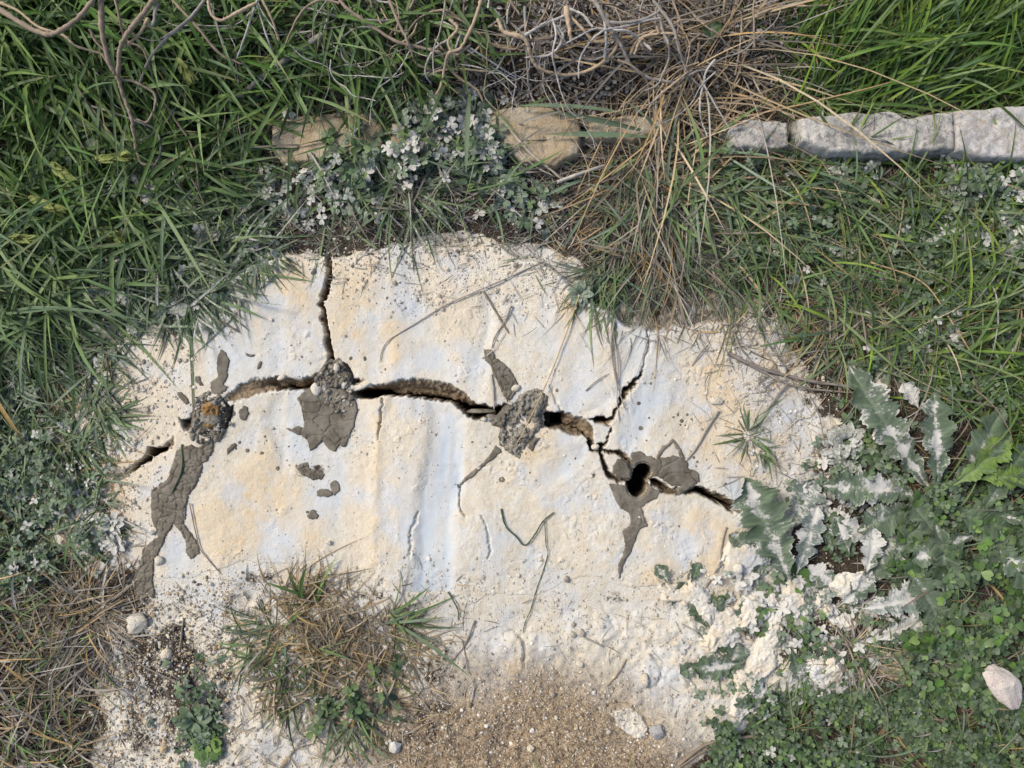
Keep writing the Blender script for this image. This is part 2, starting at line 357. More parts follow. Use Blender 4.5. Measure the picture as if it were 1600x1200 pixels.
def mat_mud(name, a, bcol, c, bump=.5):
    m, t, b = newmat(name); N = NT(t)
    n1 = N.noise(38, 6, .7); n2 = N.noise(260, 4, .7, off=3)
    col = N.mix(N.step(n1, .38, .62), a, bcol); col = N.mix(N.math('MULTIPLY', N.step(n2, .58, .72), .8), col, c)
    N.link(col, b.inputs['Base Color']); b.inputs['Roughness'].default_value = .82
    N.link(N.bump(N.math('ADD', n2, N.noise(900, 3, off=5)), bump, .001), b.inputs['Normal'])
    return m
def mat_plant(name, transl=.25, dustcol=(.55, .53, .48), rough=.6, streak=False, cake=False):
    m, t, b = newmat(name); N = NT(t)
    n1 = N.noise(220, 4, .7); n2 = N.noise(700, 3, .7, off=4)
    base = N.mix(N.math('MULTIPLY', N.step(n1, .35, .7), .35), N.attr('col', True), (.10, .11, .05) if not streak else (.16, .13, .10))
    d = N.math('ADD', N.attr('dust'), N.math('MULTIPLY', N.math('ADD', N.math('MULTIPLY', n1, .6), N.math('MULTIPLY', n2, .4)), 1.0))
    fac = N.step(d, .93, 1.10)
    haze = N.math('MULTIPLY', N.attr('dust'), .45, True)
    base = N.mix(haze, base, (.34, .37, .34))
    if cake:
        n3 = N.noise(50, 4, .7, off=8)
        dustcol = N.mix(N.step(n3, .35, .6), (.60, .50, .35), (.63, .60, .53)); dustcol = N.mix(N.math('MULTIPLY', N.step(n2, .58, .7), .5), dustcol, (.3, .25, .18))
    col = N.mix(fac, base, dustcol)
    N.link(col, b.inputs['Base Color']); b.inputs['Roughness'].default_value = rough
    N.link(N.bump(N.math('ADD', N.math('MULTIPLY', n2, 1.5) if cake else n1, N.math('MULTIPLY', fac, .8)), .9 if cake else .45, .0022 if cake else .0012), b.inputs['Normal'])
    if transl:
        tr = N.n('ShaderNodeBsdfTranslucent'); N.link(col, tr.inputs[0]); mx = N.n('ShaderNodeMixShader'); mx.inputs[0].default_value = transl
        out = t.nodes['Material Output']; t.links.new(b.outputs[0], mx.inputs[1]); t.links.new(tr.outputs[0], mx.inputs[2]); t.links.new(mx.outputs[0], out.inputs[0])
    return m
def mat_stone(name, light, mid, dark, amount=.5, scale=90):
    m, t, b = newmat(name); N = NT(t)
    n1 = N.noise(18, 5, .65); n2 = N.noise(scale, 5, .75, off=2); n3 = N.noise(420, 3, .7, off=6)
    col = N.mix(N.step(n1, .4, .62), light, mid)
    k = N.step(N.math('ADD', N.math('MULTIPLY', n2, .75), N.math('MULTIPLY', n1, .35)), .72-amount*.3, .80-amount*.22)
    col = N.mix(N.math('MULTIPLY', k, .85), col, dark)
    col = N.mix(N.math('MULTIPLY', N.step(n3, .6, .68), .7), col, tuple(x*.3 for x in dark))
    N.link(col, b.inputs['Base Color']); b.inputs['Roughness'].default_value = .95
    N.link(N.bump(N.math('ADD', n2, n3), .8, .003), b.inputs['Normal'])
    return m
M_EARTH = mat_earth()
M_MUD = mat_mud('dried_grey_slurry', (.115, .098, .073), (.185, .163, .128), (.30, .27, .22), .5)
M_PLUG = mat_mud('crumbled_grey_mortar', (.12, .105, .08), (.27, .245, .20), (.46, .44, .39), 1.0)
M_BLACK = mat_mud('black_slurry_and_shade', (.012, .011, .010), (.03, .028, .026), (.06, .06, .06), .8)  # slurry, and the painted shade strips at the plug rims
M_RUST = mat_mud('ochre_clay', (.22, .12, .04), (.32, .19, .075), (.15, .10, .05), .8)
M_GRASS = mat_plant('grass_blade', .3, rough=.5)
M_LEAF = mat_plant('leaf', .15, rough=.65)
M_DUSTLEAF = mat_plant('dust_caked_leaf', 0, rough=.95, cake=True)
M_DRY = mat_plant('dry_straw', .12, rough=.8, streak=True)
M_WOOD = mat_plant('dead_wood', 0, rough=.9, streak=True)
M_CHALK = mat_stone('chalk_pebble', (.62, .57, .48), (.55, .49, .38), (.30, .27, .23), .2)
M_CURB_TAN = mat_stone('tan_limestone', (.40, .31, .195), (.48, .41, .30), (.14, .12, .095), .45, 160)
M_CURB_WHITE = mat_stone('weathered_white_limestone', (.50, .47, .42), (.42, .39, .34), (.20, .19, .175), .7, 110)
M_CURB_GREY = mat_stone('lichened_limestone', (.38, .345, .30), (.28, .25, .22), (.55, .53, .50), .9, 80)
M_PINK = mat_stone('pinkish_stone', (.60, .54, .48), (.52, .42, .36), (.25, .19, .16), .2)

# ------------------------------------------------------------------ the ground: one sheet out to the horizon
def axis(lo, hi, step, far=60.0):
    a = np.arange(lo, hi+step, step); ext = []; d = step; v = a[-1]
    while v < hi+far*1000: d *= 1.22; v += d; ext.append(v)
    pre = []; d = step; v = a[0]
    while v > lo-far*1000: d *= 1.22; v -= d; pre.append(v)
    return np.array(pre[::-1]+list(a)+ext)
gx = axis(-60, 1660, 3.0); gy = axis(-60, 1260, 3.0)
GX, GY = np.meshgrid(gx, gy); gz, gdust, gsand, gr = ground_eval(GX, GY)
zero = np.zeros(GX.size)
mk('ground', np.stack([wx(GX), wy(GY), gz], -1).reshape(-1, 3), gridfaces(*GX.shape), M_EARTH,
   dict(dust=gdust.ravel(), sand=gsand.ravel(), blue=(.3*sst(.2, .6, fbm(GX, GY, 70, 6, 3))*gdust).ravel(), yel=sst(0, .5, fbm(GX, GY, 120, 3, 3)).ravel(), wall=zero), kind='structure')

# ------------------------------------------------------------------ the split limestone: one object for each block between the cracks
st = 1.3
RX, RY = np.meshgrid(np.arange(50, 1340, st), np.arange(320, 990, st))
rz, rb, ry_, rw = rock_eval(RX, RY)
_, rd_, _, rr = ground_eval(RX, RY)
rz = rz-.05*sst(8, -14, rr)
rdust = np.ones(RX.shape)*sst(-25, 55, rr+26*fbm(RX, RY, 26, 2, 4))*.52+.48
rdust = np.minimum(rdust, darkmask(RX, RY))
RV = np.stack([wx(RX), wy(RY), rz], -1).reshape(-1, 3); RF = gridfaces(*RX.shape)
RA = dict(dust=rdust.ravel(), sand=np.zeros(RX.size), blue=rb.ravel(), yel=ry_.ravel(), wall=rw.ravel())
fx = RX.ravel()[RF].mean(1); fy = RY.ravel()[RF].mean(1); fr = rr.ravel()[RF].min(1)
CL = [(330,655),(370,614),(400,604),(440,599),(490,594),(523,588)]
C2 = [(516,560),(510,520),(503,478),(514,450),(515,405),(508,385),(514,300)]
CM = [(548,600),(570,606),(600,610),(650,610),(700,620),(740,640),(780,643),(815,640),(850,655),(880,657),(910,660),(922,657)]
C3 = [(948,658),(958,652),(967,635),(976,612),(1000,586),(1008,570),(1012,540),(1016,300)]
CJ = [(951,668),(950,680),(942,696)]
RING_T = [(942,704),(966,706),(982,720),(988,735)]
RING_B = [(942,706),(945,730),(956,745),(985,753)]
CE = [(1000,750),(1030,757),(1055,766),(1090,766),(1120,778),(1145,792),(1168,802),(1210,826),(1400,850)]
CLEFT = [(330,655),(300,660),(280,672),(266,692),(235,705),(205,728),(160,760),(0,820)]
DL = [(330,655),(312,700),(292,760),(262,820),(232,890),(200,960),(180,1100)]
CK = [(1000,750),(995,800),(990,840),(972,890),(965,1100)]
BL = [
 ('limestone_block', CLEFT[::-1]+CL[1:]+C2+[(0,300)], 'cream limestone block at upper left, left of the upright crack and above the long one', 'rock block', 'split limestone blocks'),
 ('limestone_block', C2[::-1]+[(523,588)]+CM+C3+[(514,300)], 'wide cream limestone block above the long crack, between the upright crack and the dry grass', 'rock block', 'split limestone blocks'),
 ('limestone_wedge', [(922,657),(930,655),(948,658)]+CJ+[(935,698),(926,700),(924,680)], 'thumbnail sized limestone wedge where the cracks meet left of the open hole', 'rock piece', None),
 ('limestone_flake', RING_T+[(985,750)]+RING_B[::-1], 'small loose limestone flake with a grey splash, ringed by cracks beside the open black hole', 'rock piece', None),
 ('limestone_block', C3[::-1]+CJ+RING_T+CE+[(1400,300),(1016,300)], 'limestone block at upper right, above the open hole and beside the green plants', 'rock block', 'split limestone blocks'),
 ('limestone_block', [(1000,750)]+CE[1:]+[(1400,1100)]+CK[::-1], 'yellowish limestone block at lower right below the slanting crack', 'rock block', 'split limestone blocks'),
 ('limestone_block', CL+CM+[(924,680),(926,700),(942,706)]+RING_B+CK+DL[::-1], 'largest limestone block, lower centre, with a blue-white scraped hollow down it', 'rock block', 'split limestone blocks'),
]
lab = np.full(len(RF), -1); 
for i, (_, P, *_r) in enumerate(BL):
    k = (lab < 0) & inpoly(fx, fy, P); lab[k] = i
lab[(lab < 0) & (fx > 420)] = 6
BL.append(('limestone_block', None, 'crumbly limestone block at lower left, beyond the grey mud streak', 'rock block', 'split limestone blocks'))
lab[lab < 0] = len(BL)-1
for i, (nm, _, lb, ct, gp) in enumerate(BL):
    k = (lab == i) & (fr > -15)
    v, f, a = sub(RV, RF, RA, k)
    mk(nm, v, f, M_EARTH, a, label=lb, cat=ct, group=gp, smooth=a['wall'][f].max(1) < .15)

# ------------------------------------------------------------------ thin crusts, plugs, stones standing on the surface
def crust(name, P, mat, thick=.0021, lump=.0, lump_s=10, cell=0, crackw=.07, step=1.2, seed=0, sink=None, warpa=1.5, attrs=False, label=None, cat=None, group=None, parent=None, top=None, edge=4.0):
    xs = [p[0] for p in P]; ys = [p[1] for p in P]
    X, Y = np.meshgrid(np.arange(min(xs)-8, max(xs)+8, step), np.arange(min(ys)-8, max(ys)+8, step))
    s = sdf(X+warpa*vn(X, Y, 8, seed)+warpa*.5*vn(X, Y, 3, seed+1), Y+warpa*vn(X, Y, 8, seed+2)+warpa*.5*vn(X, Y, 3, seed+3), P, 30)
    if top is None: zb = top_z(X.ravel(), Y.ravel()).reshape(X.shape)
    else: zb = np.full(X.shape, top)+.0*X
    z = zb-.003+(.003+thick)*sst(-2.5, edge*.5, s)*1.0
    if lump: z = z+lump*sst(0, edge*1.6, s)*(1.3*fbm(X, Y, lump_s*1.3, seed+1, 4)+.5*fbm(X, Y, 4, seed+2, 2)+.6*np.abs(vn(X, Y, lump_s*.6, seed+4)))
    if cell:
        e, cidc = vor(X+cell*.35*vn(X, Y, cell, seed), Y+cell*.35*vn(X, Y, cell, seed+1), cell, seed)
        z = z-(.0018 if lump == 0 else .0020)*sst(crackw, crackw*.2, e)*sst(-1, 2, s)
        z = z+.0008*sst(crackw, crackw*4, e)+(cidc*.9*lump*sst(0, 5, s) if lump else 0)
    if name in ('mud_patch', 'mud_drop'):
        Xw, Yw = warp(X, Y)
        for oi, (OP, _i, _d, _e) in enumerate(OPEN):
            if oi in (15, 16, 17): continue
            s = np.minimum(s, -(sdf(X, Y, OP, 30) if _d == .06 else sdf(Xw, Yw, OP, 30))+(.2 if _d == .06 else 1.2))
        z = z-.004*sst(.5, -2, s)
    F = gridfaces(*X.shape); k = s.ravel()[F].max(1) > (-3.2 if name not in ('mud_patch', 'mud_drop') else -2.2)
    V = np.stack([wx(X), wy(Y), z], -1).reshape(-1, 3)
    v, f, a = sub(V, F, {}, k)
    return mk(name, v, f, mat, label=label, cat=cat, group=group, parent=parent)
GM = 'dried grey slurry patches'
crust('mud_patch', [(470,614),(482,608),(500,600),(548,612),(557.5,630),(559,637),(556,660),(551,675),(542,688),(539,699),(530,696),(525,706),(514,702),(503,690),(494,701),(485,705),(480,692),(471,681),(461,676),(454,675),(440,665),(455,671),(465,666),(474,669),(474,655),(470,637),(464,621)], M_MUD, cell=24, crackw=.045, seed=1,
      label='smooth cracked grey mud apron spilling down from the second hole from the left', cat='mud patch', group=GM)
crust('mud_patch', [(343,546),(356,551),(361,564),(357,589),(352,600),(360,604),(349,617),(330,613),(328,596),(341,589),(339,568)], M_MUD, seed=2,
      label='grey mud tongue above the leftmost filled hole', cat='mud patch', group=GM)
crust('mud_patch', [(286,700),(300,694),(312,700),(322,690),(337,690),(332,710),(321,724),(312,751),(297,775),(290,800),(287,820),(300,836),(309,852),(310,866),(296,876),(287,864),(287,844),(270,820),(260,834),(250,857),(236,878),(233,911),(236,935),(202,945),(199,911),(212,885),(216,861),(243,840),(236,817),(233,800),(236,764),(262,748),(272,722),(276,706)], M_MUD, cell=13, crackw=.08, seed=3,
      label='long cracked grey mud streak running down from the leftmost filled hole', cat='mud patch', group=GM)
crust('mud_patch', [(754,545),(769,546),(773,557),(790,570),(802,585),(810,605),(800,622),(792,627),(783,612),(773,589),(765,568),(756,562)], M_MUD, cell=10, crackw=.1, seed=4, thick=.003,
      label='narrow crazed grey mud arm above the third filled hole', cat='mud patch', group=GM)
crust('mud_patch', [(775,694),(787,706),(769,718),(748,737),(717,762),(716,757),(733,739),(756,720),(768,706)], M_MUD, seed=5,
      label='smooth grey mud tail pointing down left below the third filled hole', cat='mud patch', group=GM)
crust('mud_patch', [(1002,730),(1014,718),(1024,716),(1032,714),(1040,715),(1051,711),(1068,717),(1074,722),(1076,731),(1094,740),(1095,753),(1085,761),(1066,770),(1056,775),(1054,768),(1064,761),(1049,759),(1032,748),(1020,745),(1004,750)], M_MUD, seed=6, cell=40, crackw=.02,
      label='grey mud fan to the right of the open black hole', cat='mud patch', group=GM)
crust('mud_patch', [(966,716),(980,722),(986,732),(984,749),(970,748),(958,738),(957,727)], M_MUD, seed=7,
      label='grey mud splash on the loose flake left of the open hole', cat='mud patch', group=GM)
crust('mud_patch', [(984,708),(992,706),(1000,704),(1012,712),(1024,716),(1014,724),(1004,735),(992,732),(986,716)], M_MUD, seed=8,
      label='small grey mud splash just above the open black hole', cat='mud patch', group=GM)
crust('mud_patch', [(950,754),(966,757),(980,760),(996,755),(1012,756),(1024,763),(1032,768),(1027,778),(1012,787),(1002,793),(1008,808),(1012,819),(1010,824),(1001,828),(991,849),(989,862),(980,875),(973,888),(971,905),(967,905),(966,880),(977,856),(973,830),(984,819),(982,804),(967,793),(960,779)], M_MUD, seed=9,
      label='grey mud streak running down from the open black hole', cat='mud patch', group=GM)
crust('mud_patch', [(1024,719),(1030,704),(1036,697),(1044,692),(1051,686),(1059,692),(1068,708),(1071,719),(1064,718),(1060,704),(1052,694),(1042,700),(1034,708),(1029,719)], M_MUD, seed=10,
      label='thin looping grey mud trickle above the mud fan', cat='mud patch', group=GM)
crust('mud_patch', circ(507,771,13,14,.1,11,7), M_MUD, seed=11, label='oval grey mud dab below the second hole, left of a taller dab', cat='mud patch', group=GM)
crust('mud_patch', circ(524,762,8,14,.12,12,12), M_MUD, seed=12, label='upright grey mud dab below the second hole, right of an oval dab', cat='mud patch', group=GM)
crust('mud_patch', circ(489,805,9,14,.12,13,7), M_MUD, seed=13, label='lowest grey mud dab, under the oval dab on the centre block', cat='mud patch', group=GM)
crust('mud_patch', [(466,726),(480,722),(486,734),(500,736),(508,742),(500,752),(484,748),(470,742)], M_MUD, seed=14, cell=5, crackw=.2, label='crumbly brown mud blot between the second hole and the oval dabs', cat='mud patch', group=GM)
crust('mud_patch', circ(382,646,8,14,.15,14,12), M_MUD, seed=15, label='double grey mud dab right of the leftmost filled hole', cat='mud patch', group=GM)
crust('mud_patch', [(354,700),(368,690),(371,695),(368,702),(358,708),(355,714)], M_MUD, seed=17, label='small comma shaped mud dab below right of the leftmost hole', cat='mud patch', group=GM)
crust('mud_patch', [(277,612),(284,612),(296,622),(298,630),(292,632),(282,624)], M_MUD, seed=18, label='slanting mud dab above left of the leftmost filled hole', cat='mud patch', group=GM)
crust('mud_patch', [(304,586),(312,588),(319,602),(315,604),(306,596)], M_MUD, seed=19, label='small mud dab left of the mud tongue', cat='mud patch', group=GM)
crust('mud_patch', [(382,550),(390,553),(401,554),(396,558),(386,557)], M_MUD, seed=20, warpa=.5, label='crescent mud fleck right of the mud tongue', cat='mud patch', group=GM)
crust('mud_patch', [(402,573),(407,563),(411,566),(408,575),(402,578)], M_MUD, seed=21, warpa=.5, label='upright mud fleck above the arched crack', cat='mud patch', group=GM)
# splash drops
spots = [(374,691,3),(368,700,2.5),(386,704,3.5),(414,682,2.5),(416,689,2),(433,732,3.5),(409,708,4),(350,640,4),(366,646,4),(450,698,2),(413,643,2),(480,800,3),
         (738,690,2.6),(759,698,1.8),(722,699,1.4),(784,749,5),(570,560,3),(602,577,2),(548,560,3.5),(1017,599,2.2),(998,630,3.6),(1001,669,4.4),(1014,653,2.2),(1031,666,1.4),(1010,688,2.2),
         (1021,656,1.3),(1053,652,2.3),(1060,648,2.6),(1066,658,3.2),(1064,664,2.2),(1072,665,2),(1085,715,3),(1091,722,2.8),(1089,729,2.6),(1106,719,1.8),(1116,708,2),(1136,757,3),(1173,754,3.6),(1166,759,2.6),
         (1197,739,3),(927,742,3.4),(899,716,1.8),(890,725,1.3),(1062,823,2.2),(1152,819,2.4),(1166,775,1.8),(966,773,2.5),(560,640,2),(585,700,1.5),(870,610,2.8),(828,738,2),(846,612,3),
         (700,520,1.6),(655,470,1.8),(1075,648,3),(1082,655,2.6),(1048,690,2),(1040,680,1.6),(1120,770,2.2)]
LM = [(525,590,'second filled hole from the left'),(330,655,'leftmost filled hole'),(825,650,'star shaped mortar plug'),(1000,750,'open double hole'),(512,490,'upright crack'),(1050,735,'mud fan'),(1120,775,'slanting crack at right'),(960,640,'forked crack'),(507,771,'oval mud dabs'),(690,790,'blue-white hollow')]
ORD = ['nearest', 'second nearest', 'third nearest', 'fourth nearest', 'fifth nearest', 'sixth nearest', 'seventh nearest', 'eighth nearest', 'ninth nearest', 'tenth nearest', 'eleventh nearest', 'twelfth nearest', 'farthest but one', 'farthest']
keys = []
for x, y, r in spots:
    lx, ly, ln = min(LM, key=lambda m: math.hypot(m[0]-x, m[1]-y)); dx, dy = x-lx, y-ly
    dr = 'right of' if dx > abs(dy)*1.0 else 'left of' if -dx > abs(dy) else 'above' if dy < 0 else 'below'
    keys.append((dr+' the '+ln, math.hypot(dx, dy)))
def droplabel(i):
    k, d = keys[i]; same = sorted(e[1] for e in keys if e[0] == k); sz = 'tiny' if spots[i][2] < 2 else 'small' if spots[i][2] < 3.2 else 'large'
    return f'{sz} dried grey mud drop, {ORD[min(13, same.index(d))]} {k}'
for i, (x, y, r) in enumerate(spots):
    crust('mud_drop', circ(x, y, r, 10, .14, 40+i, r*(.75+.5*rng.random())), M_MUD, step=1.0, thick=.0008, warpa=.3, seed=i, edge=2,
          label=droplabel(i), cat='mud drop', group='spattered mud drops')

# pebbles -------------------------------------------------------------
def ico(sub_):
    bm = bmesh.new(); bmesh.ops.create_icosphere(bm, subdivisions=sub_, radius=1)
    V = np.array([v.co[:] for v in bm.verts]); F = np.array([[v.index for v in f.verts] for f in bm.faces]); bm.free(); return V, F
ICO3 = ico(4); ICO2 = ico(2); ICO1 = ico(1)
def stone_verts(T, rx, ry, rz_, seed, rough=.22, facet=True):
    q = np.random.default_rng(seed); V = T[0].copy()
    for _ in range(9):      # shave flat facets
        n = q.normal(size=3); n /= np.linalg.norm(n); d = .62+.3*q.random()
        h = V@n; V = V-np.maximum(h-d, 0)[:, None]*n
    V = V*(1+rough*fbm(T[0][:, 0]*10+seed*3.1, T[0][:, 1]*10+T[0][:, 2]*7, 9, seed, 3)+rough*.25*vn(T[0][:, 0]*10+T[0][:, 2]*4, T[0][:, 1]*10-T[0][:, 2]*5, 2.2, seed))[:, None]
    return V*[rx, ry, rz_]
def stone(name, px, py, rx, ry, rz_, rot, mat, seed, label, cat='stone', group=None, T=None, sink=.35, h=0, parent=None):
    V = stone_verts(T or ICO2, rx*.001, ry*.001, rz_*.001, seed); c, s = math.cos(rot), math.sin(rot)
    V = np.stack([V[:, 0]*c-V[:, 1]*s, V[:, 0]*s+V[:, 1]*c, V[:, 2]], -1)
    o = mk(name, V, (T or ICO2)[1], mat, smooth=True, label=label, cat=cat, group=group)
    p = P3(px, py, h+rz_*.001*(1-2*sink)); o.location = p
    if parent: keep(o, parent)
    return o

# plugs ---------------------------------------------------------------
def plug(px, py, label, parts):
    e = empty('mortar_plug', label, 'mortar plug', 'swollen mortar plugs in the bored holes', P3(px, py))
    for kind, P, kw in parts:
        keep(crust(kind, P, **kw), e)
    return e
eA = plug(525,600,'crumbled grey mortar plug in the second hole from the left, over the mud apron', [
  ('crumbled_mortar', [(502,572),(515,564),(532,565),(546,574),(550,590),(546,612),(545,640),(540,648),(520,648),(508,640),(502,620),(498,600),(497,585)], dict(mat=M_PLUG, thick=.001, lump=.0045, lump_s=13, cell=9, crackw=.13, seed=2)),
  ('painted_rim_shade', [(536,566),(544,570),(550,580),(552,596),(547,598),(545,584),(538,573)], dict(mat=M_BLACK, thick=.003, lump=.002, seed=4))])  # black strip standing in for the shadow crescent inside the hole
eB = plug(822,650,'star shaped grey mortar plug crossed by a straw, in the third filled hole', [
  ('crumbled_mortar', [(812,618),(825,609),(842,607),(856,620),(851,637),(846,645),(846,666),(833,683),(821,697),(812,716),(794,707),(781,695),(778,680),(782,668),(768,662),(763,652),(779,651),(792,637),(801,630)], dict(mat=M_PLUG, thick=.002, lump=.0045, lump_s=15, cell=10, crackw=.13, seed=5)),
  ('side_crumb', [(826,690),(836,682),(846,684),(838,693),(832,704),(826,700)], dict(mat=M_PLUG, thick=.003, lump=.003, seed=9))])
eD = plug(328,655,'dark rubble plug with ochre clay in the leftmost filled hole', [
  ('crumbled_mortar', [(308,620),(325,611),(345,616),(358,632),(361,650),(355,672),(345,688),(325,696),(308,692),(300,676),(304,655),(303,636)], dict(mat=M_PLUG, thick=.002, lump=.006, lump_s=11, cell=7, crackw=.18, seed=7)),
  ('ochre_clay', [(318,632),(334,627),(346,636),(344,650),(332,654),(318,646)], dict(mat=M_RUST, thick=.006, lump=.006, lump_s=9, seed=3)),
  ('ochre_clay', [(316,656),(328,652),(344,660),(346,666),(332,668),(320,665)], dict(mat=M_RUST, thick=.006, lump=.004, lump_s=9, seed=6)),
  ('grey_lump', [(318,650),(330,644),(345,648),(351,658),(340,664),(328,662),(316,660)], dict(mat=M_PLUG, thick=.010, lump=.003, lump_s=9, seed=8)),
  ('painted_rim_shade', [(350,622),(360,636),(366,630),(363,652),(354,672),(348,664),(355,646)], dict(mat=M_BLACK, thick=.004, lump=.004, lump_s=6, seed=4))])  # black strip painted in for the shade on the hole's right side
# dark slurry deep in the open hole
crust('wet_slurry', circ(1000,749,26,26,.05,21), M_BLACK, thick=.0, lump=.010, lump_s=9, seed=3, top=-.085, label='wet black slurry deep inside the open double hole', cat='slurry')
crust('dark_rubble', [(844,648),(856,646),(858,668),(846,668)], M_BLACK, thick=.0, lump=.006, lump_s=5, seed=5, top=-.02, label='black rubble lodged in the crack right of the third filled hole', cat='rubble')
G = 'chips lying on and around the mortar plugs'
stone('stone_chip', 494,607,9,13,6,.3,M_CHALK,3,'pale upright chip at the left edge of the second mortar plug', group=G)
stone('stone_chip', 506,600,6,11,5,.7,M_PLUG,4,'brownish chip leaning right of the pale upright chip', group=G)
stone('stone_chip', 527.5,574,5.5,7.5,5,.2,M_CHALK,5,'pale blue chip on top of the second mortar plug', group=G, h=.006)
stone('stone_chip', 302,678,4,13,4,.1,M_PLUG,6,'long grey chip at the lower left rim of the leftmost hole', group=G)
stone('stone_chip', 314,648,3.5,7,4,.1,M_PLUG,7,'small upright chip beside the ochre clay', group=G, h=.004)
stone('stone_chip', 328,686,4,3.5,4,.1,M_CHALK,8,'tiny white chip at the bottom of the leftmost hole', group=G, h=.004)
stone('stone_chip', 806,606,8,6,5,.4,M_CHALK,9,'white chip at the top left of the third mortar plug', group=G)
stone('stone_chip', 756,655,6,4,4,.1,M_CHALK,10,'white chip at the crack edge left of the third mortar plug', group=G)
stone('stone_chip', 930,698.5,8,5.5,6,.2,M_CHALK,11,'white chip wedged where the cracks meet', group=G, h=-.004)
stone('stone_chip', 567,604,17,4.5,4,.42,M_CHALK,12,'thin white sliver bridging the crack beside the second plug', group=G, h=-.002)
stone('stone_chip', 752,643,24,4.5,4,.02,M_PLUG,13,'grey ledge chip caught inside the crack left of the third plug', group=G, h=-.024)

# curb stones: a broken row of blocks along the top -------------------------------------
def block(name, P, mat, h, label, seed, group='old limestone edging stones'):
    xs = [p[0] for p in P]; ys = [p[1] for p in P]; st = 2.0
    X, Y = np.meshgrid(np.arange(min(xs)-14, max(xs)+14, st), np.arange(min(ys)-14, max(ys)+14, st))
    s = sdf(X+(7 if seed < 5 else 4)*fbm(X, Y, 30, seed, 4), Y+(7 if seed < 5 else 4)*fbm(X, Y, 30, seed+2, 4), P, 40)
    g = ground_eval(X, Y)[0]; gb = float(np.median(g))
    z = gb-.03+(h+.03)*sst(-6, 4, s)**.7-.0025*sst(10, 0, s)+.004*fbm(X, Y, 60, seed, 3)+.0022*fbm(X, Y, 14, seed+1, 4)*sst(0, 6, s)
    z = z-.002*sst(.3, .6, fbm(X, Y, 14, seed+3, 3))
    F = gridfaces(*X.shape); k = s.ravel()[F].max(1) > -8
    v, f, a = sub(np.stack([wx(X), wy(Y), z], -1).reshape(-1, 3), F, {}, k)
    return mk(name, v, f, mat, label=label, cat='edging stone', group=group)
block('edging_stone', [(418,192),(440,176),(500,170),(560,172),(603,184),(603,236),(540,238),(500,248),(435,250),(418,222)], M_CURB_TAN, .015, 'tan edging stone with black specks under grass, leftmost of the row', 1)
block('edging_stone', [(620,190),(690,185),(740,190),(745,235),(690,240),(605,238),(606,186)], M_CURB_TAN, .012, 'low edging stone mostly buried under dusted clover', 2)
block('edging_stone', [(750,176),(800,164),(860,166),(903,174),(912,210),(900,243),(868,258),(832,256),(790,236),(764,205)], M_CURB_TAN, .02, 'tan rounded edging stone left of the dry grass, under dark twigs', 3)
block('edging_stone', [(916,176),(990,172),(1050,177),(1054,206),(1000,214),(918,214)], M_CURB_TAN, .02, 'pale tan edging stone half hidden behind the dry grass', 4)
block('edging_stone', [(1130,202),(1160,186),(1200,190),(1230,194),(1232,233),(1190,238),(1145,232)], M_CURB_WHITE, .03, 'small greyish edging stone with dead stems over it', 5)
block('edging_stone', [(1240,192),(1300,182),(1385,180),(1402,188),(1479,180),(1480,244),(1400,247),(1380,250),(1290,247),(1244,230)], M_CURB_WHITE, .04, 'long white edging stone with a grass tuft in front', 6)
block('edging_stone', [(1478,180),(1540,173),(1690,170),(1690,262),(1560,258),(1500,250),(1480,245)], M_CURB_GREY, .045, 'grey lichened edging stone at the right end of the row', 7)

#VEG
# ------------------------------------------------------------------ vegetation builders
class Acc:
    def __init__(s): s.V = []; s.F = []; s.col = []; s.dust = []; s.n = 0
    def add(s, V, F, col, dust):
        s.V.append(V); s.F.append(F+s.n); s.n += len(V); s.col.append(col); s.dust.append(dust)
    def mk(s, name, mat, **k):
        sm = k.pop('smooth', True)
        return mk(name, np.concatenate(s.V), np.concatenate(s.F), mat, dict(col=np.concatenate(s.col), dust=np.concatenate(s.dust)), smooth=sm, **k)
def samp(P, n, q, jit=15):
    xs = [p[0] for p in P]; ys = [p[1] for p in P]; out = np.zeros((0, 2))
    while len(out) < n:
        a = np.stack([q.uniform(min(xs), max(xs), n*3), q.uniform(min(ys), max(ys), n*3)], -1)
        out = np.concatenate([out, a[inpoly(a[:, 0], a[:, 1], P)]])
    out = out[:n]; w = jit*(1+1.2*vn(out[:, 0], out[:, 1], 45, 5)); return out+q.normal(0, 1, out.shape)*np.abs(w)[:, None]
GREEN = [(.07,.13,.03),(.09,.16,.04),(.05,.10,.026),(.12,.19,.06),(.17,.22,.09)]
LUSH = [(.055,.12,.022),(.08,.16,.03),(.045,.09,.022),(.13,.21,.05),(.08,.14,.06),(.17,.24,.10)]
BRIGHT = [(.09,.20,.022),(.13,.26,.035),(.06,.14,.02),(.17,.30,.05),(.04,.10,.02)]
BLUEG = [(.10,.155,.085),(.13,.19,.11),(.08,.125,.06),(.17,.22,.14)]
up_ = lambda P, k: [tuple(min(.6, v*k) for v in c) for c in P]
GREEN = up_(GREEN, 1.25); LUSH = up_(LUSH, 1.25); BLUEG = up_(BLUEG, 1.2); BRIGHT = [(c[0]*1.35, c[1]*1.1, c[2]) for c in BRIGHT]
STRAW = [(.38,.26,.13),(.30,.22,.13),(.45,.34,.19),(.25,.19,.13),(.42,.27,.10)]
GREY = [(.26,.225,.185),(.34,.305,.26),(.20,.17,.14),(.42,.385,.34),(.14,.12,.095)]
TAN = [(.40,.29,.17),(.50,.37,.21),(.33,.25,.16),(.54,.43,.28)]
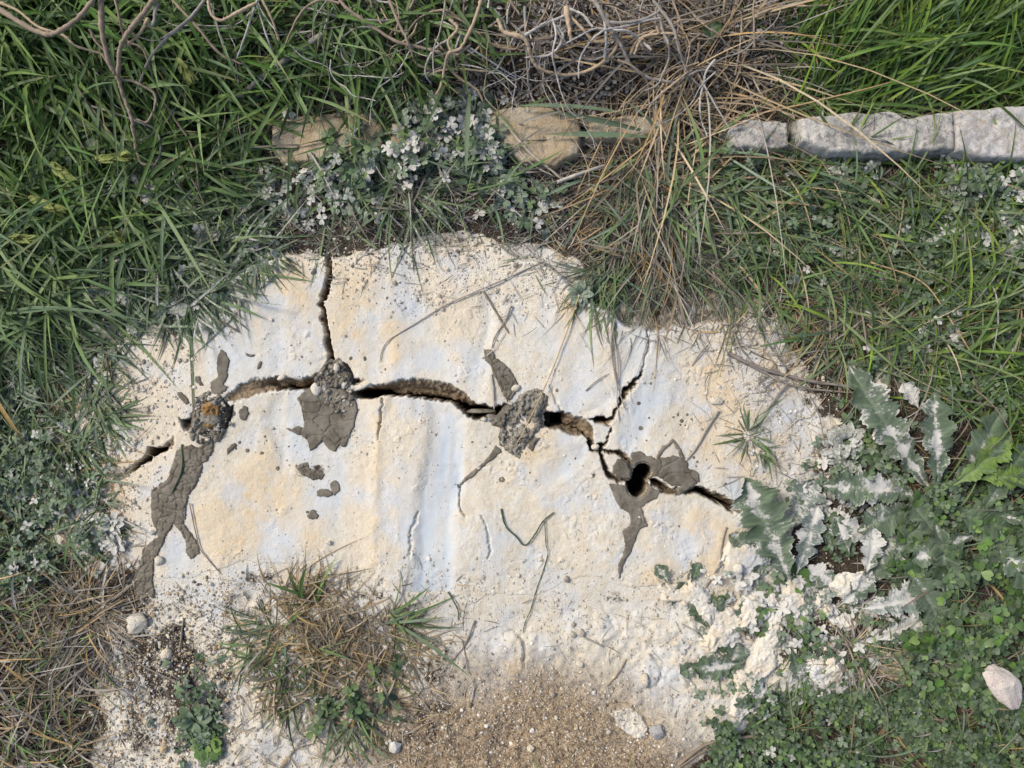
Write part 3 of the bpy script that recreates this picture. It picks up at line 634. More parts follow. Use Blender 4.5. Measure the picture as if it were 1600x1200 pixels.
def blades(acc, roots, ang, L, w, lift, droop, curve, pal, dust, q, K=7, h0=0., basecol=None, jit=.15):
    """curved folded ribbons; roots in plan mm, ang in radians (0 = right, +90deg = up the picture)"""
    n = len(roots); ang = np.broadcast_to(ang, n); L = np.broadcast_to(L, n)*.001; w = np.broadcast_to(w, n)*.0005
    lift = np.broadcast_to(lift, n); droop = np.broadcast_to(droop, n); curve = np.broadcast_to(curve, n)
    z0 = top_z(roots[:, 0], roots[:, 1])+h0-.003
    P0 = np.stack([wx(roots[:, 0]), wy(roots[:, 1]), z0], -1)
    d = np.stack([np.cos(ang), np.sin(ang), 0*ang], -1); p = np.stack([-d[:, 1], d[:, 0], 0*ang], -1)
    up = np.array([0, 0, 1.]); hor = np.sqrt(np.maximum(1-np.clip(lift, 0, .98)**2, .04))
    P1 = P0+d*(L*hor*.45)[:, None]+up*(L*lift)[:, None]*.8+p*(curve*L*.12)[:, None]
    P2 = P0+d*(L*hor)[:, None]+up*(L*(lift-droop))[:, None]+p*(curve*L*.5)[:, None]
    t = np.linspace(0, 1, K)[None, :, None]
    P = (1-t)**2*P0[:, None]+2*t*(1-t)*P1[:, None]+t*t*P2[:, None]
    # keep the blade above the surface it lies on
    gz_ = top_z(800+P[..., 0].ravel()*1000, 600-P[..., 1].ravel()*1000).reshape(n, K)
    tt = t[..., 0]; mn = gz_+.0012+.001*q.random((n, 1)); P[..., 2] = np.where(tt > .12, np.maximum(P[..., 2], mn), P[..., 2])
    T = np.gradient(P, axis=1); T /= np.linalg.norm(T, axis=-1, keepdims=True)+1e-9
    Sx = np.cross(T, up); ln = np.linalg.norm(Sx, axis=-1, keepdims=True); Sx = np.where(ln > .05, Sx/(ln+1e-9), p[:, None])
    Nn = np.cross(Sx, T); tw = q.normal(0, .5, (n, 1, 1))+q.normal(0, .9, (n, 1, 1))*t
    Sd = Sx*np.cos(tw)+Nn*np.sin(tw); N2 = np.cross(Sd, T)
    prof = np.clip((.55+1.6*tt)*(1-tt**2.2), .03, 1)[..., None]*w[:, None, None]
    V = np.stack([P-Sd*prof, P-N2*prof*.35, P+Sd*prof], 2).reshape(-1, 3)
    i = np.arange(n*K*3).reshape(n, K, 3)
    F = np.concatenate([np.stack([i[:, :-1, a], i[:, :-1, a+1], i[:, 1:, a+1], i[:, 1:, a]], -1).reshape(-1, 4) for a in (0, 1)])
    pal = np.array(pal); c = pal[q.integers(0, len(pal), n)]*(1+q.normal(0, jit, (n, 1)))
    c = np.clip(c, .01, .8)[:, None, None]*np.ones((1, K, 3, 1))
    if basecol is not None:
        f = np.clip(1-tt*3.2, 0, 1)[..., None, None]*.8; c = c*(1-f)+np.array(basecol)*f
    # dying tips on some
    tip = (q.random((n, 1, 1, 1)) < .25)*sst(.75, 1, tt)[..., None, None]; c = c*(1-tip)+np.array((.32,.24,.11))*tip
    dd = np.broadcast_to(dust, n)[:, None, None]*np.ones((1, K, 3))+q.normal(0, .06, (n, 1, 1))
    acc.add(V, F, c.reshape(-1, 3), np.clip(dd, 0, 1).ravel())
def spline(pts, per=8):
    pts = np.array(pts, float); P = np.concatenate([[2*pts[0]-pts[1]], pts, [2*pts[-1]-pts[-2]]]); out = []
    for i in range(1, len(P)-2):
        t = np.linspace(0, 1, per, endpoint=False)[:, None]
        out.append(.5*((2*P[i])+(-P[i-1]+P[i+1])*t+(2*P[i-1]-5*P[i]+4*P[i+1]-P[i+2])*t**2+(-P[i-1]+3*P[i]-3*P[i+1]+P[i+2])*t**3))
    return np.concatenate(out+[P[-2][None]])
def tube(acc, pts, r0, r1, col, dust, q, sides=6, per=6, wob=.12):
    """pts world (x,y,z)"""
    P = spline(pts, per); n = len(P); P = P+q.normal(0, 1, (n, 3))*wob*.001*r0*.8
    T = np.gradient(P, axis=0); T /= np.linalg.norm(T, axis=1, keepdims=True)+1e-9
    ref = np.array([0, 0, 1.]); A = np.cross(T, ref); A /= np.linalg.norm(A, axis=1, keepdims=True)+1e-6; B = np.cross(T, A)
    r = np.linspace(r0, r1, n)*.001*(1+q.normal(0, wob, n)); r[-1] *= .4
    a = np.arange(sides)*2*np.pi/sides
    V = (P[:, None]+r[:, None, None]*(A[:, None]*np.cos(a)[None, :, None]+B[:, None]*np.sin(a)[None, :, None])).reshape(-1, 3)
    i = np.arange(n*sides).reshape(n, sides); j = np.roll(i, -1, 1)
    F = np.stack([i[:-1], j[:-1], j[1:], i[1:]], -1).reshape(-1, 4)
    c = np.clip(np.array(col)*(1+q.normal(0, .12, (n, 1))), .01, .8)
    acc.add(V, F, np.repeat(c, sides, 0), np.full(n*sides, dust))
def wpt(px, py, h):
    """point h mm above the surface, whose plan position is corrected for its height so the traced line falls where it grew"""
    z = float(top_z(px, py)[0])+h*.001; k = (CAM_H-z)/CAM_H
    return (float(wx(px))*k, float(wy(py))*k, z)
def stick(name, pts, r0, r1, col, label, cat='stick', group=None, dust=.1, mat=None, seed=0, h=2, side=None, per=6):
    q = np.random.default_rng(seed); a = Acc()
    W3 = [wpt(p[0], p[1], p[2] if len(p) > 2 else h) for p in pts]
    tube(a, W3, r0, r1, col, dust, q, per=per)
    for s_ in (side or []):
        tube(a, [wpt(p[0], p[1], p[2] if len(p) > 2 else h) for p in s_], r0*.6, r1*.6, col, dust, q)
    return a.mk(name, mat or M_WOOD, label=label, cat=cat, group=group)
def template(acc, TV, TF, pos, yaw, tilt, tdir, scale, pal, dust, q, jit=.15):
    """copies of a small template mesh: yaw about z, then tilt about a horizontal axis"""
    n = len(pos); c, s = np.cos(yaw), np.sin(yaw)
    V = TV[None]*scale[:, None, None]
    x = V[..., 0]*c[:, None]-V[..., 1]*s[:, None]; y = V[..., 0]*s[:, None]+V[..., 1]*c[:, None]; V = np.stack([x, y, V[..., 2]], -1)
    ax = np.stack([np.cos(tdir), np.sin(tdir), 0*tdir], -1)[:, None]; ct, stt = np.cos(tilt)[:, None, None], np.sin(tilt)[:, None, None]
    V = V*ct+np.cross(np.broadcast_to(ax, V.shape), V)*stt+ax*(ax*V).sum(-1, keepdims=True)*(1-ct)
    V = V+pos[:, None]; m = len(TV)
    F = (TF[None]+(np.arange(n)*m)[:, None, None]).reshape(-1, TF.shape[1])
    pal = np.array(pal); cc = np.clip(pal[q.integers(0, len(pal), n)]*(1+q.normal(0, jit, (n, 1))), .01, .8)
    acc.add(V.reshape(-1, 3), F, np.repeat(cc, m, 0), np.repeat(np.clip(dust, 0, 1), m))
def leaflet(kind='heart'):
    """one small leaf along +x from the origin, length 1, quads"""
    if kind == 'heart': w = [.04,.30,.46,.50,.40,.30]; t = [0,.25,.5,.72,.92,1.0]; notch = .14
    elif kind == 'oval': w = [.05,.22,.30,.28,.17,.03]; t = [0,.22,.45,.68,.88,1.0]; notch = 0
    else: w = [.03,.10,.13,.12,.07,.01]; t = [0,.2,.45,.7,.9,1.0]; notch = 0
    V = []
    for i, (a, b) in enumerate(zip(t, w)):
        mid = a-(notch if i == len(t)-1 else 0)
        V += [(a, -b, .10*b+.06*a*(1-a)), (a, -b*.5, .02), (mid, 0, -.03), (a, b*.5, .02), (a, b, .10*b+.06*a*(1-a))]
    V = np.array(V); V[:, 2] += .12*np.sin(V[:, 0]*3.14)
    i = np.arange(len(t)*5).reshape(len(t), 5); F = np.stack([i[:-1, :-1], i[1:, :-1], i[1:, 1:], i[:-1, 1:]], -1).reshape(-1, 4)
    return V, F
HEART = leaflet('heart'); OVAL = leaflet('oval'); LANCE = leaflet('lance')
def clover(acc, P, n, size, pal, dust, q, h=(2, 22), kind=HEART, per=3, dens=None):
    R = samp(P, n, q)
    if dens is not None:
        k = q.random(len(R)) < dens(R[:, 0], R[:, 1]); R = R[k]; n = len(R)
    hh = (h[0]+(h[1]-h[0])*np.clip(q.random(n)**1.3*(1+.9*vn(R[:, 0], R[:, 1], 55, 4)), 0, 1.6))*.001; z = top_z(R[:, 0], R[:, 1])+hh; sc = q.uniform(.6, 1.25, n)*size*.001; y0 = q.uniform(0, 6.28, n); kk = q.random(n) < .15+.85*sst(-.5, .15, vn(R[:, 0], R[:, 1], 38, 1)); R = R[kk]; hh = hh[kk]; z = z[kk]; sc = sc[kk]; y0 = y0[kk]; n = len(R)
    dd = (dust(R[:, 0], R[:, 1]) if callable(dust) else np.full(n, dust))+q.normal(0, .13, n)
    td = q.uniform(0, 6.28, n); tl = np.abs(q.normal(0, .5, n)); cc = q.integers(0, len(pal), n)
    for i in range(per):
        template(acc, *kind, np.stack([wx(R[:, 0]), wy(R[:, 1]), z], -1), y0+i*2*np.pi/per+q.normal(0, .12, n), tl+q.normal(0, .12, n), td, sc, pal, dd, q, .12)
    # petioles
    roots = R+q.normal(0, 4, R.shape)
def lobed_leaf(name, px, py, ang, L, Wd, lobes, h, bend, col, dust, seed, parent=None, edge_dust=None, curl=.2, spiny=True, depth=.45):
    """thistle-like leaf: px,py leaf base; ang direction; wavy lobed spiny margin"""
    q = np.random.default_rng(seed); n, m = 90, 13
    t = np.linspace(0, 1, n); env = np.sin(np.pi*np.clip(t*.93+.05, 0, 1))**.6*(.45+.75*t)*np.where(t > .8, 1-((t-.8)/.2)**2*.8, 1)
    ph = q.uniform(0, 1); saw = np.abs(((t*lobes+ph) % 1)-.5)*2; lob = (1-depth)+depth*(1-saw**1.6)
    teeth = .10*np.abs(((t*lobes*4.3+ph) % 1)-.5)*2 if spiny else 0
    wl = Wd*.5*env*(lob+teeth*1.6+.05*q.normal(size=n)); wr = Wd*.5*env*(np.roll(lob, 2)+teeth*1.6+.05*q.normal(size=n))
    side_c = q.normal(0, .25); A = ang+side_c*(t-.3)*1.2
    cx = np.concatenate([[0], np.cumsum(np.cos(A))])[:-1]*L/n; cy = np.concatenate([[0], np.cumsum(np.sin(A))])[:-1]*L/n
    u = np.linspace(-1, 1, m)
    X = np.zeros((n, m)); Y = np.zeros((n, m)); Z = np.zeros((n, m))
    for j, uu in enumerate(u):
        w = np.where(uu < 0, wl, wr)*uu; f = abs(uu)
        X[:, j] = cx-np.sin(A)*w+np.cos(A)*f*8*(1-t); Y[:, j] = cy+np.cos(A)*w+np.sin(A)*f*8*(1-t)
        Z[:, j] = f*f*Wd*curl*.5*np.sin(t*lobes*6.28*.5+uu*2+ph)*.5+f*Wd*.07+(0 if j != m//2 else -1.2)
    Z += (h+bend*L*np.sin(t*np.pi*.8)*.35)[:, None] if np.ndim(h) else (h+bend*L*.35*np.sin(t*np.pi*.85))[:, None]
    Z += (2.4+2.6*min(1, max(0, (dust-.5)*3)))*fbm(X+seed*50, Y, 13, seed, 4)
    PX = px+X; PY = py-Y
    g = top_z(PX.ravel(), PY.ravel()).reshape(PX.shape)
    base = float(np.median(g)); zz = np.maximum(base+Z*.001, g+.001)
    V = np.stack([wx(PX), wy(PY), zz], -1).reshape(-1, 3); i = np.arange(n*m).reshape(n, m)
    F = np.stack([i[:-1, :-1], i[:-1, 1:], i[1:, 1:], i[1:, :-1]], -1).reshape(-1, 4)
    au = np.abs(u)[None, :]*np.ones((n, 1)); tt = t[:, None]*np.ones((1, m))
    ev0, _ = vor(PX+4*vn(PX, PY, 9, 1), PY+4*vn(PX, PY, 9, 2), 9, seed+1)
    vein = np.maximum(sst(.12, .0, au), .7*sst(.16, .02, np.abs(((tt*lobes-au*.6+ph+.5) % 1)-.5)))
    cc = np.array(col)[None, None]*(1+.45*fbm(PX, PY, 12, seed+1, 4))[..., None]*(1-.35*sst(.25, .0, ev0))[..., None]; cc = cc*(1-vein[..., None]*.45)+np.array((.26,.33,.20))*vein[..., None]*.45
    ev, _ = vor(PX+5*vn(PX, PY, 9, 1), PY+5*vn(PX, PY, 9, 2), 11, seed); dd = dust+.36*fbm(PX, PY, 30, seed+3, 4)+(.30*sst(.42, .02, au+.5*fbm(PX, PY, 14, 3, 3))*sst(-.5, .25, fbm(PX, PY, 45, seed+6, 3))-.06)*(dust < .6)+.12*sst(.18, .02, ev)+.12*sst(.8, 1, au)
    return mk(name, V, F, M_DUSTLEAF if dust > .6 else M_LEAF, dict(col=cc.reshape(-1, 3), dust=np.clip(dd, 0, 1).ravel()), parent=None)
def rad(d): return np.asarray(d)*math.pi/180

# ------------------------------------------------------------------ grass masses
def field(name, P, n, ang, sp, L, w, lift, droop, pal, dust, seed, mat=M_GRASS, kind='stuff', basecol=None, label=None, cat=None, group=None, cur=1., acc=None, extra=None):
    q = np.random.default_rng(seed); a = Acc() if acc is None else acc
    R = samp(P, n, q); an = rad(ang)+q.normal(0, sp, n)
    if extra is not None: an = rad(extra(R[:, 0], R[:, 1]))+q.normal(0, sp, n)
    d = dust(R[:, 0], R[:, 1]) if callable(dust) else dust
    blades(a, R, an, q.uniform(L[0], L[1], n), q.uniform(w[0], w[1], n), np.clip(q.normal(lift, .15, n), .08, .9), droop*q.uniform(.3, 1.3, n), q.normal(0, cur, n), pal, d, q, basecol=basecol)
    if acc is None: return a.mk(name, mat, kind=kind, label=label, cat=cat, group=group)
def tuft(name, cx, cy, rad_, n, L, w, lift, droop, pal, dust, seed, label, ang=None, sp=None, mat=M_GRASS, group=None, more=(), cur=.8, h0=0., cat='grass tuft'):
    q = np.random.default_rng(seed); a = Acc()
    def one(cx, cy, r, n, L, w, lift, droop, pal, dust, ang, sp, cur):
        th = q.uniform(0, 6.283, n); rr_ = r*np.sqrt(q.random(n)); R = np.stack([cx+rr_*np.cos(th), cy-rr_*np.sin(th)], -1)
        an = th+q.normal(0, .5, n) if ang is None else rad(ang)+q.normal(0, sp, n)
        blades(a, R, an, q.uniform(L[0], L[1], n), q.uniform(w[0], w[1], n), np.clip(q.normal(lift, .14, n), .05, .9), droop*q.uniform(.4, 1.3, n), q.normal(0, cur, n), pal, dust, q, h0=h0, basecol=(.30,.27,.18))
    one(cx, cy, rad_, n, L, w, lift, droop, pal, dust, ang, sp, cur)
    for m in more: one(*m)
    return a.mk(name, mat, label=label, cat=cat, group=group)

# litter under everything (dark soil areas)
def litter(name, P, n, L, w, pal, seed, mat=M_DRY, dust=.15, h=(1, 8), acc=None):
    q = np.random.default_rng(seed); a = Acc() if acc is None else acc; R = samp(P, n, q)
    blades(a, R, q.uniform(0, 6.28, n), q.uniform(L[0], L[1], n), q.uniform(w[0], w[1], n), q.uniform(.02, .2, n), .1, q.normal(0, 1.0, n), pal, dust, q, K=4, h0=q.uniform(h[0], h[1], n)*.001)
    if acc is None: return a.mk(name, mat, kind='stuff')
la = Acc()
litter('', [(-60,-60),(1660,-60),(1660,190),(-60,190)], 2600, (12,70), (1,3), GREY+STRAW[:2], 1, acc=la)
litter('', [(380,150),(900,150),(900,400),(380,400)], 900, (8,45), (.8,2.2), GREY, 2, acc=la, dust=.4)
litter('', [(-60,180),(420,180),(380,460),(100,560),(-60,600)], 900, (12,60), (1,3), GREY+GREEN[:1], 3, acc=la)
litter('', [(850,200),(1300,200),(1330,620),(1180,560),(1000,520),(860,400)], 1500, (12,60), (.8,2.4), GREY+STRAW, 4, acc=la, dust=.25)
litter('', [(1200,240),(1660,240),(1660,1260),(1180,1260),(1380,900),(1400,700)], 1700, (8,50), (.8,2.2), GREY+STRAW[:2], 5, acc=la)
litter('', [(-60,560),(180,560),(200,900),(170,1260),(-60,1260)], 1300, (10,55), (.8,2.4), GREY+STRAW, 6, acc=la)
litter('', [(330,900),(720,930),(720,1180),(380,1240)], 700, (10,45), (.8,2.2), GREY+STRAW, 7, acc=la, dust=.3)
litter('', [(1180,900),(1420,880),(1420,1090),(1180,1100)], 260, (8,40), (.8,2), GREY, 8, acc=la, dust=.5)
litter('', [(480,370),(900,380),(1000,500),(940,520),(700,470),(480,450)], 130, (6,45), (.6,1.5), GREY, 9, acc=la, dust=.3)
litter('', [(1100,520),(1280,600),(1300,760),(1120,760)], 150, (6,45), (.6,1.5), GREY, 10, acc=la, dust=.3)
litter('', [(170,930),(1150,940),(1150,1260),(170,1260)], 330, (5,35), (.6,1.5), GREY+STRAW[:1], 11, acc=la, dust=.4)
la.mk('straw_litter', M_DRY, kind='stuff')
# bleached leaf flakes on black soil at the top
lf = Acc(); q = np.random.default_rng(5)
for P, n in (([(560,0),(1250,0),(1230,150),(960,160),(700,165),(600,90)], 1100), ([(560,0),(1250,0),(1230,150),(960,160),(700,165),(600,90)], 1501), ([(840,20),(960,30),(960,130),(860,130)], 350), ([(-40,0),(560,0),(420,170),(-40,150)], 250)):
    R = samp(P, n, q); z = top_z(R[:, 0], R[:, 1])+q.uniform(.001, .008, n)
    template(lf, *(LANCE if n % 2 else OVAL), np.stack([wx(R[:, 0]), wy(R[:, 1]), z], -1), q.uniform(0, 6.28, n), q.normal(0, .8, n), q.uniform(0, 6.28, n), q.uniform(.004, .011, n), [(.16,.14,.13),(.28,.26,.25),(.09,.08,.07),(.38,.36,.34)], np.full(n, .1), q)
lf.mk('leaf_litter', M_DRY, kind='stuff')

dtop = lambda x, y: .03+.24*sst(240, 430, y)+.2*sst(120, 330, x)*sst(150, 330, y)
# lush grass, top left: an under layer and long arching blades over it
ga = Acc()
LEFTTOP = [(-80,-80),(640,-80),(560,110),(430,170),(400,250),(400,330),(330,440),(180,520),(60,560),(-80,600)]
field('', LEFTTOP, 1700, -40, 1.5, (35,95), (2.5,5), .45, .3, LUSH, dtop, 21, acc=ga, basecol=(.10,.11,.04))
field('', [(-80,-80),(430,-80),(400,120),(330,260),(240,380),(120,480),(-80,520)], 1250, -25, .75, (80,190), (3.5,6.5), .42, .38, LUSH, dtop, 22, acc=ga, basecol=(.10,.13,.04))
field('', [(-80,-80),(250,-80),(220,160),(-80,260)], 380, 20, .9, (90,220), (4,6.5), .5, .4, LUSH, .03, 23, acc=ga)
field('', [(420,-80),(760,-80),(740,60),(600,140),(470,110)], 300, -60, .6, (60,150), (3,6), .45, .3, LUSH, .08, 24, acc=ga)
ga.mk('grass', M_GRASS, kind='stuff')
gb_ = Acc()
field('', [(0,300),(330,250),(420,330),(400,420),(300,470),(150,530),(0,600)], 1000, -35, 1.1, (40,110), (2.5,5), .3, .2, BLUEG+GREEN+LUSH, lambda x, y: .14+.3*sst(300, 500, y+x*.3), 31, acc=gb_)
field('', [(-60,500),(140,510),(130,600),(90,700),(-60,760)], 560, -20, 1.0, (30,95), (2,4.5), .25, .2, BLUEG+GREEN, .3, 32, acc=gb_)
field('', [(-60,650),(120,660),(160,760),(120,900),(-60,960)], 420, 0, 1.6, (25,75), (2,4), .3, .2, BLUEG+GREEN, .22, 33, acc=gb_)
gb_.mk('dusty_grass', M_GRASS, kind='stuff')
# top right: bright blades leaning up and right
gc = Acc()
field('', [(1220,60),(1660,-20),(1680,180),(1500,175),(1250,178)], 950, 50, .42, (60,170), (2.5,5), .4, .18, BRIGHT+LUSH, .02, 41, acc=gc, cur=.7)
field('', [(1180,-60),(1680,-60),(1680,120),(1260,120)], 420, 40, .9, (40,110), (2.2,4.5), .4, .2, BRIGHT, .02, 42, acc=gc)
field('', [(1220,120),(1660,120),(1660,175),(1240,180)], 350, 60, .8, (30,90), (2,4), .45, .2, LUSH, .03, 43, acc=gc)
gc.mk('grass', M_GRASS, kind='stuff')
# right side: mixed grass over clover
gd = Acc()
field('', [(1200,250),(1660,260),(1660,620),(1420,600),(1300,520),(1200,420)], 520, -35, 1.0, (35,130), (2,4.5), .3, .2, GREEN+BLUEG, .18, 51, acc=gd)
field('', [(1420,520),(1680,540),(1680,760),(1520,700)], 300, 15, .5, (60,150), (2.5,5), .4, .2, BRIGHT+GREEN, .03, 52, acc=gd)
field('', [(1400,250),(1680,250),(1680,560),(1450,520)], 160, 60, .7, (50,150), (2,4), .4, .2, BRIGHT, .03, 53, acc=gd)
field('', [(1150,1080),(1660,900),(1660,1260),(1150,1260)], 230, 60, 1.3, (25,80), (1.6,3.2), .3, .2, GREEN, .08, 54, acc=gd)
field('', [(1250,400),(1420,400),(1420,600),(1280,600)], 260, -60, 1.3, (25,90), (1.4,3), .25, .15, GREY+STRAW+BLUEG, .2, 55, acc=gd)
field('', [(1180,250),(1680,260),(1680,640),(1420,600),(1300,560),(1150,420),(1120,280)], 1150, -20, 1.5, (35,130), (1.8,4.6), .36, .24, BRIGHT+GREEN+GREEN+BLUEG, .1, 56, acc=gd)
field('', [(1200,260),(1680,260),(1680,700),(1500,640),(1300,560),(1160,420)], 560, -30, 1.6, (40,150), (1,2.4), .3, .2, STRAW+GREY+TAN, .1, 57, acc=gd)
field('', [(1380,700),(1680,640),(1680,1260),(1250,1260),(1250,1120),(1420,1060)], 700, 30, 1.8, (25,90), (1.2,3.4), .4, .25, GREEN+BLUEG+STRAW+GREY, .12, 58, acc=gd)
field('', [(440,160),(780,150),(820,310),(680,320),(480,320)], 420, -50, 1.5, (30,120), (1.6,4.6), .35, .25, BLUEG+GREEN+LUSH+GREY, .22, 59, acc=gd)
field('', [(380,220),(560,300),(860,300),(880,400),(640,360),(420,390)], 170, 0, 3.0, (15,60), (.8,2.2), .1, .05, GREY+BLUEG, .3, 60, acc=gd)
gd.mk('grass', M_GRASS, kind='stuff')
go = Acc()      # the meadow goes on beyond the picture
for P_ in ([(-420,-420),(2020,-420),(2020,-70),(-420,-70)], [(-420,-70),(-70,-70),(-70,1620),(-420,1620)], [(1680,-70),(2020,-70),(2020,1620),(1680,1620)], [(-70,1270),(1680,1270),(1680,1620),(-70,1620)]):
    field('', P_, 1100, 0, 3., (40,150), (3,7), .45, .3, GREEN+LUSH+STRAW, .05, int(abs(P_[0][1])+len(go.V)), acc=go)
go.mk('meadow_grass', M_GRASS, kind='stuff')
# lower left: dry dark grass
ge = Acc()
field('', [(-60,900),(100,910),(140,980),(110,1100),(120,1260),(-60,1260)], 640, 10, 1.3, (35,110), (1.4,3.6), .3, .2, STRAW+GREY+GREY+GREEN, .12, 61, acc=ge, mat=M_DRY)
ge.mk('dry_grass', M_DRY, kind='stuff')

# ------------------------------------------------------------------ tufts that stand out
TG = 'grass tufts around the rock'
tuft('dry_grass_tuft', 1015,245,36, 45, (60,200), (1.2,3.2), .35, .3, TAN+STRAW+GREY, .08, 71, 'big tangled tan and grey dry grass tuft hanging over the middle of the edging stones', mat=M_DRY, group=TG, cur=1.3,
     more=[(1010,280,60,110,(60,190),(1.2,2.6),.2,.2,GREY+GREY+STRAW,.15,-115,.45,.9),(1020,320,60,100,(60,220),(1.1,2.4),.2,.2,GREY+STRAW,.15,-80,.5,.9),(970,250,60,70,(50,150),(1,2.4),.15,.15,GREY+STRAW,.12,160,1.0,1.3),
           (1080,250,60,45,(70,200),(1.5,3.2),.3,.3,TAN,.05,20,.6,1.6),(1060,150,60,50,(90,240),(1.5,3.2),.35,.3,TAN+STRAW,.05,-20,1.2,1.8),(1090,270,60,110,(60,170),(3,5.5),.35,.3,GREEN+BLUEG,.18,-20,1.0,.9),
           (1000,290,70,120,(50,150),(2.5,5),.3,.25,GREEN+BLUEG,.2,-90,.9,.9),(1050,350,80,100,(40,130),(1,2.4),.2,.15,GREY+STRAW,.2,-60,1.4,.9),(1120,330,60,70,(50,150),(1.4,4),.25,.2,GREY+STRAW+BLUEG,.2,-50,.9,.9)])
tuft('grass_tuft', 1040,390,50, 190, (50,130), (1.5,4), .35, .25, BLUEG+GREEN+STRAW+GREY, .3, 72, 'dusty green and straw tuft on the rock edge below the big dry tuft', group=TG,
     more=[(1010,430,40,110,(50,120),(.9,1.8),.1,.1,GREY,.2,-80,.5,.6),(950,420,30,90,(40,120),(1.5,4),.3,.2,BLUEG+GREEN,.3,-105,.6,.8),(1120,400,50,120,(40,120),(1.2,3.5),.25,.2,BLUEG+GREY+GREEN,.3,-60,.8,.8),(1130,460,40,60,(30,90),(1,2),.1,.1,GREY,.2,-100,.8,.6)])
tuft('grass_tuft', 560,130,26, 110, (60,140), (3.5,6.5), .5, .3, LUSH+GREEN, .12, 73, 'fresh green tuft rising above the leftmost edging stones', ang=80, sp=.6, group=TG, more=[(565,215,28,80,(50,120),(3,6),.4,.3,GREEN+BLUEG,.25,-70,.8,.8)])
tuft('grass_tuft', 630,290,30, 75, (50,130), (2.5,5), .3, .25, BLUEG+GREEN, .38, 74, 'dusty green tuft in the dusted clover above the dark soil', group=TG)
tuft('grass_tuft', 1315,255,18, 60, (50,120), (3,5), .5, .2, GREEN+BRIGHT, .1, 75, 'green tuft growing in front of the long white edging stone', ang=75, sp=.6, group=TG, more=[(1300,290,40,90,(40,120),(2.5,5),.3,.3,BLUEG+GREEN,.25,-50,1.0,.8)])
tuft('grass_tuft', 1172,682,7, 30, (22,62), (2,4), .3, .2, BLUEG+GREEN, .2, 76, 'small isolated grass sprout on the yellow rock at right', group=TG, more=[(1192,705,8,14,(20,50),(1.5,3),.2,.15,BLUEG+GREEN,.25,-40,.5,.6)])
tuft('grass_tuft', 500,990,85, 190, (25,80), (1.2,3), .25, .2, STRAW+TAN+GREY, .12, 77, 'wide tan and green grass tuft on the rubble at bottom left of centre', group=TG, ang=0, sp=2.5, cur=1.2,
     more=[(470,950,60,120,(30,80),(1.4,3),.3,.3,TAN+STRAW,.08,-30,1.2,1.2),(600,975,22,22,(60,120),(3,5),.3,.2,GREEN+BLUEG,.12,15,.45,.6),(560,1020,55,190,(25,70),(1.2,2.8),.25,.2,STRAW+GREY+TAN,.1,0,2.5,1.2),
           (460,1040,70,230,(25,75),(1.6,4),.2,.2,GREEN+STRAW+TAN+GREY,.1,-80,1.3,1.0),(580,1080,50,120,(25,70),(1.6,4),.2,.2,GREEN+STRAW+TAN+GREY,.1,-60,1.3,1.0),(620,1010,40,90,(25,70),(1.2,2.6),.2,.2,GREY+STRAW,.15,-20,1.5,1.0),
           (415,1000,40,55,(35,80),(2,4.2),.3,.2,GREEN+BLUEG,.2,215,.7,.8),(480,950,14,8,(50,90),(4,6),.5,.2,GREEN,.05,110,.5,.6),(540,1130,40,40,(30,80),(2,4),.3,.2,GREEN+BLUEG,.15,-90,.6,.6),(440,1090,30,50,(25,60),(1.5,3.5),.2,.2,GREEN+STRAW,.15,-120,.9,.6)])
tuft('dry_grass_tuft', 1345,1030,20, 210, (20,75), (1,2.2), .4, .15, GREY+TAN, .2, 78, 'dense dead tuft with stalks combed to the right, left of the pinkish stone', mat=M_DRY, group=TG,
     more=[(1380,1045,20,110,(60,150),(1,2.6),.15,.1,TAN+GREY+GREEN,.05,4,.12,.3)])
tuft('dry_grass_tuft', 120,960,40, 260, (30,110), (1,2.4), .2, .12, GREY+STRAW, .2, 79, 'flattened grey dead tuft at the lower left, below the mud streak', mat=M_DRY, group=TG, more=[(140,1010,36,140,(50,120),(1,2.4),.15,.1,GREY,.15,215,.5,.6)])
tuft('dry_grass_tuft', 1340,480,22, 120, (25,70), (1,2.4), .35, .15, GREY+STRAW, .2, 80, 'bleached dead tuft among the clover at right', mat=M_DRY, group=TG)
tuft('grass_tuft', 265,440,30, 90, (40,110), (2.5,5), .25, .2, BLUEG, .42, 81, 'chalk dusted tuft reaching onto the rock at upper left', ang=-60, sp=.8, group=TG, more=[(330,430,30,60,(40,100),(2,4),.2,.15,BLUEG,.4,-45,.6,.6),(390,380,25,50,(40,95),(2.5,4.5),.25,.2,BLUEG+GREEN,.3,-50,.7,.6)])
tuft('grass_tuft', 150,640,25, 70, (30,90), (2,4.5), .2, .15, BLUEG+GREEN, .28, 82, 'sprawling dusty tuft on the left edge of the rock', ang=-30, sp=1., group=TG, more=[(110,700,25,50,(30,80),(2.5,5),.25,.15,GREEN+BLUEG,.25,-70,.6,.6)])
tuft('grass_tuft', 1260,1130,22, 50, (25,75), (2,3.8), .3, .2, GREEN, .15, 83, 'small green tuft at the edge of the clover bottom right', group=TG)

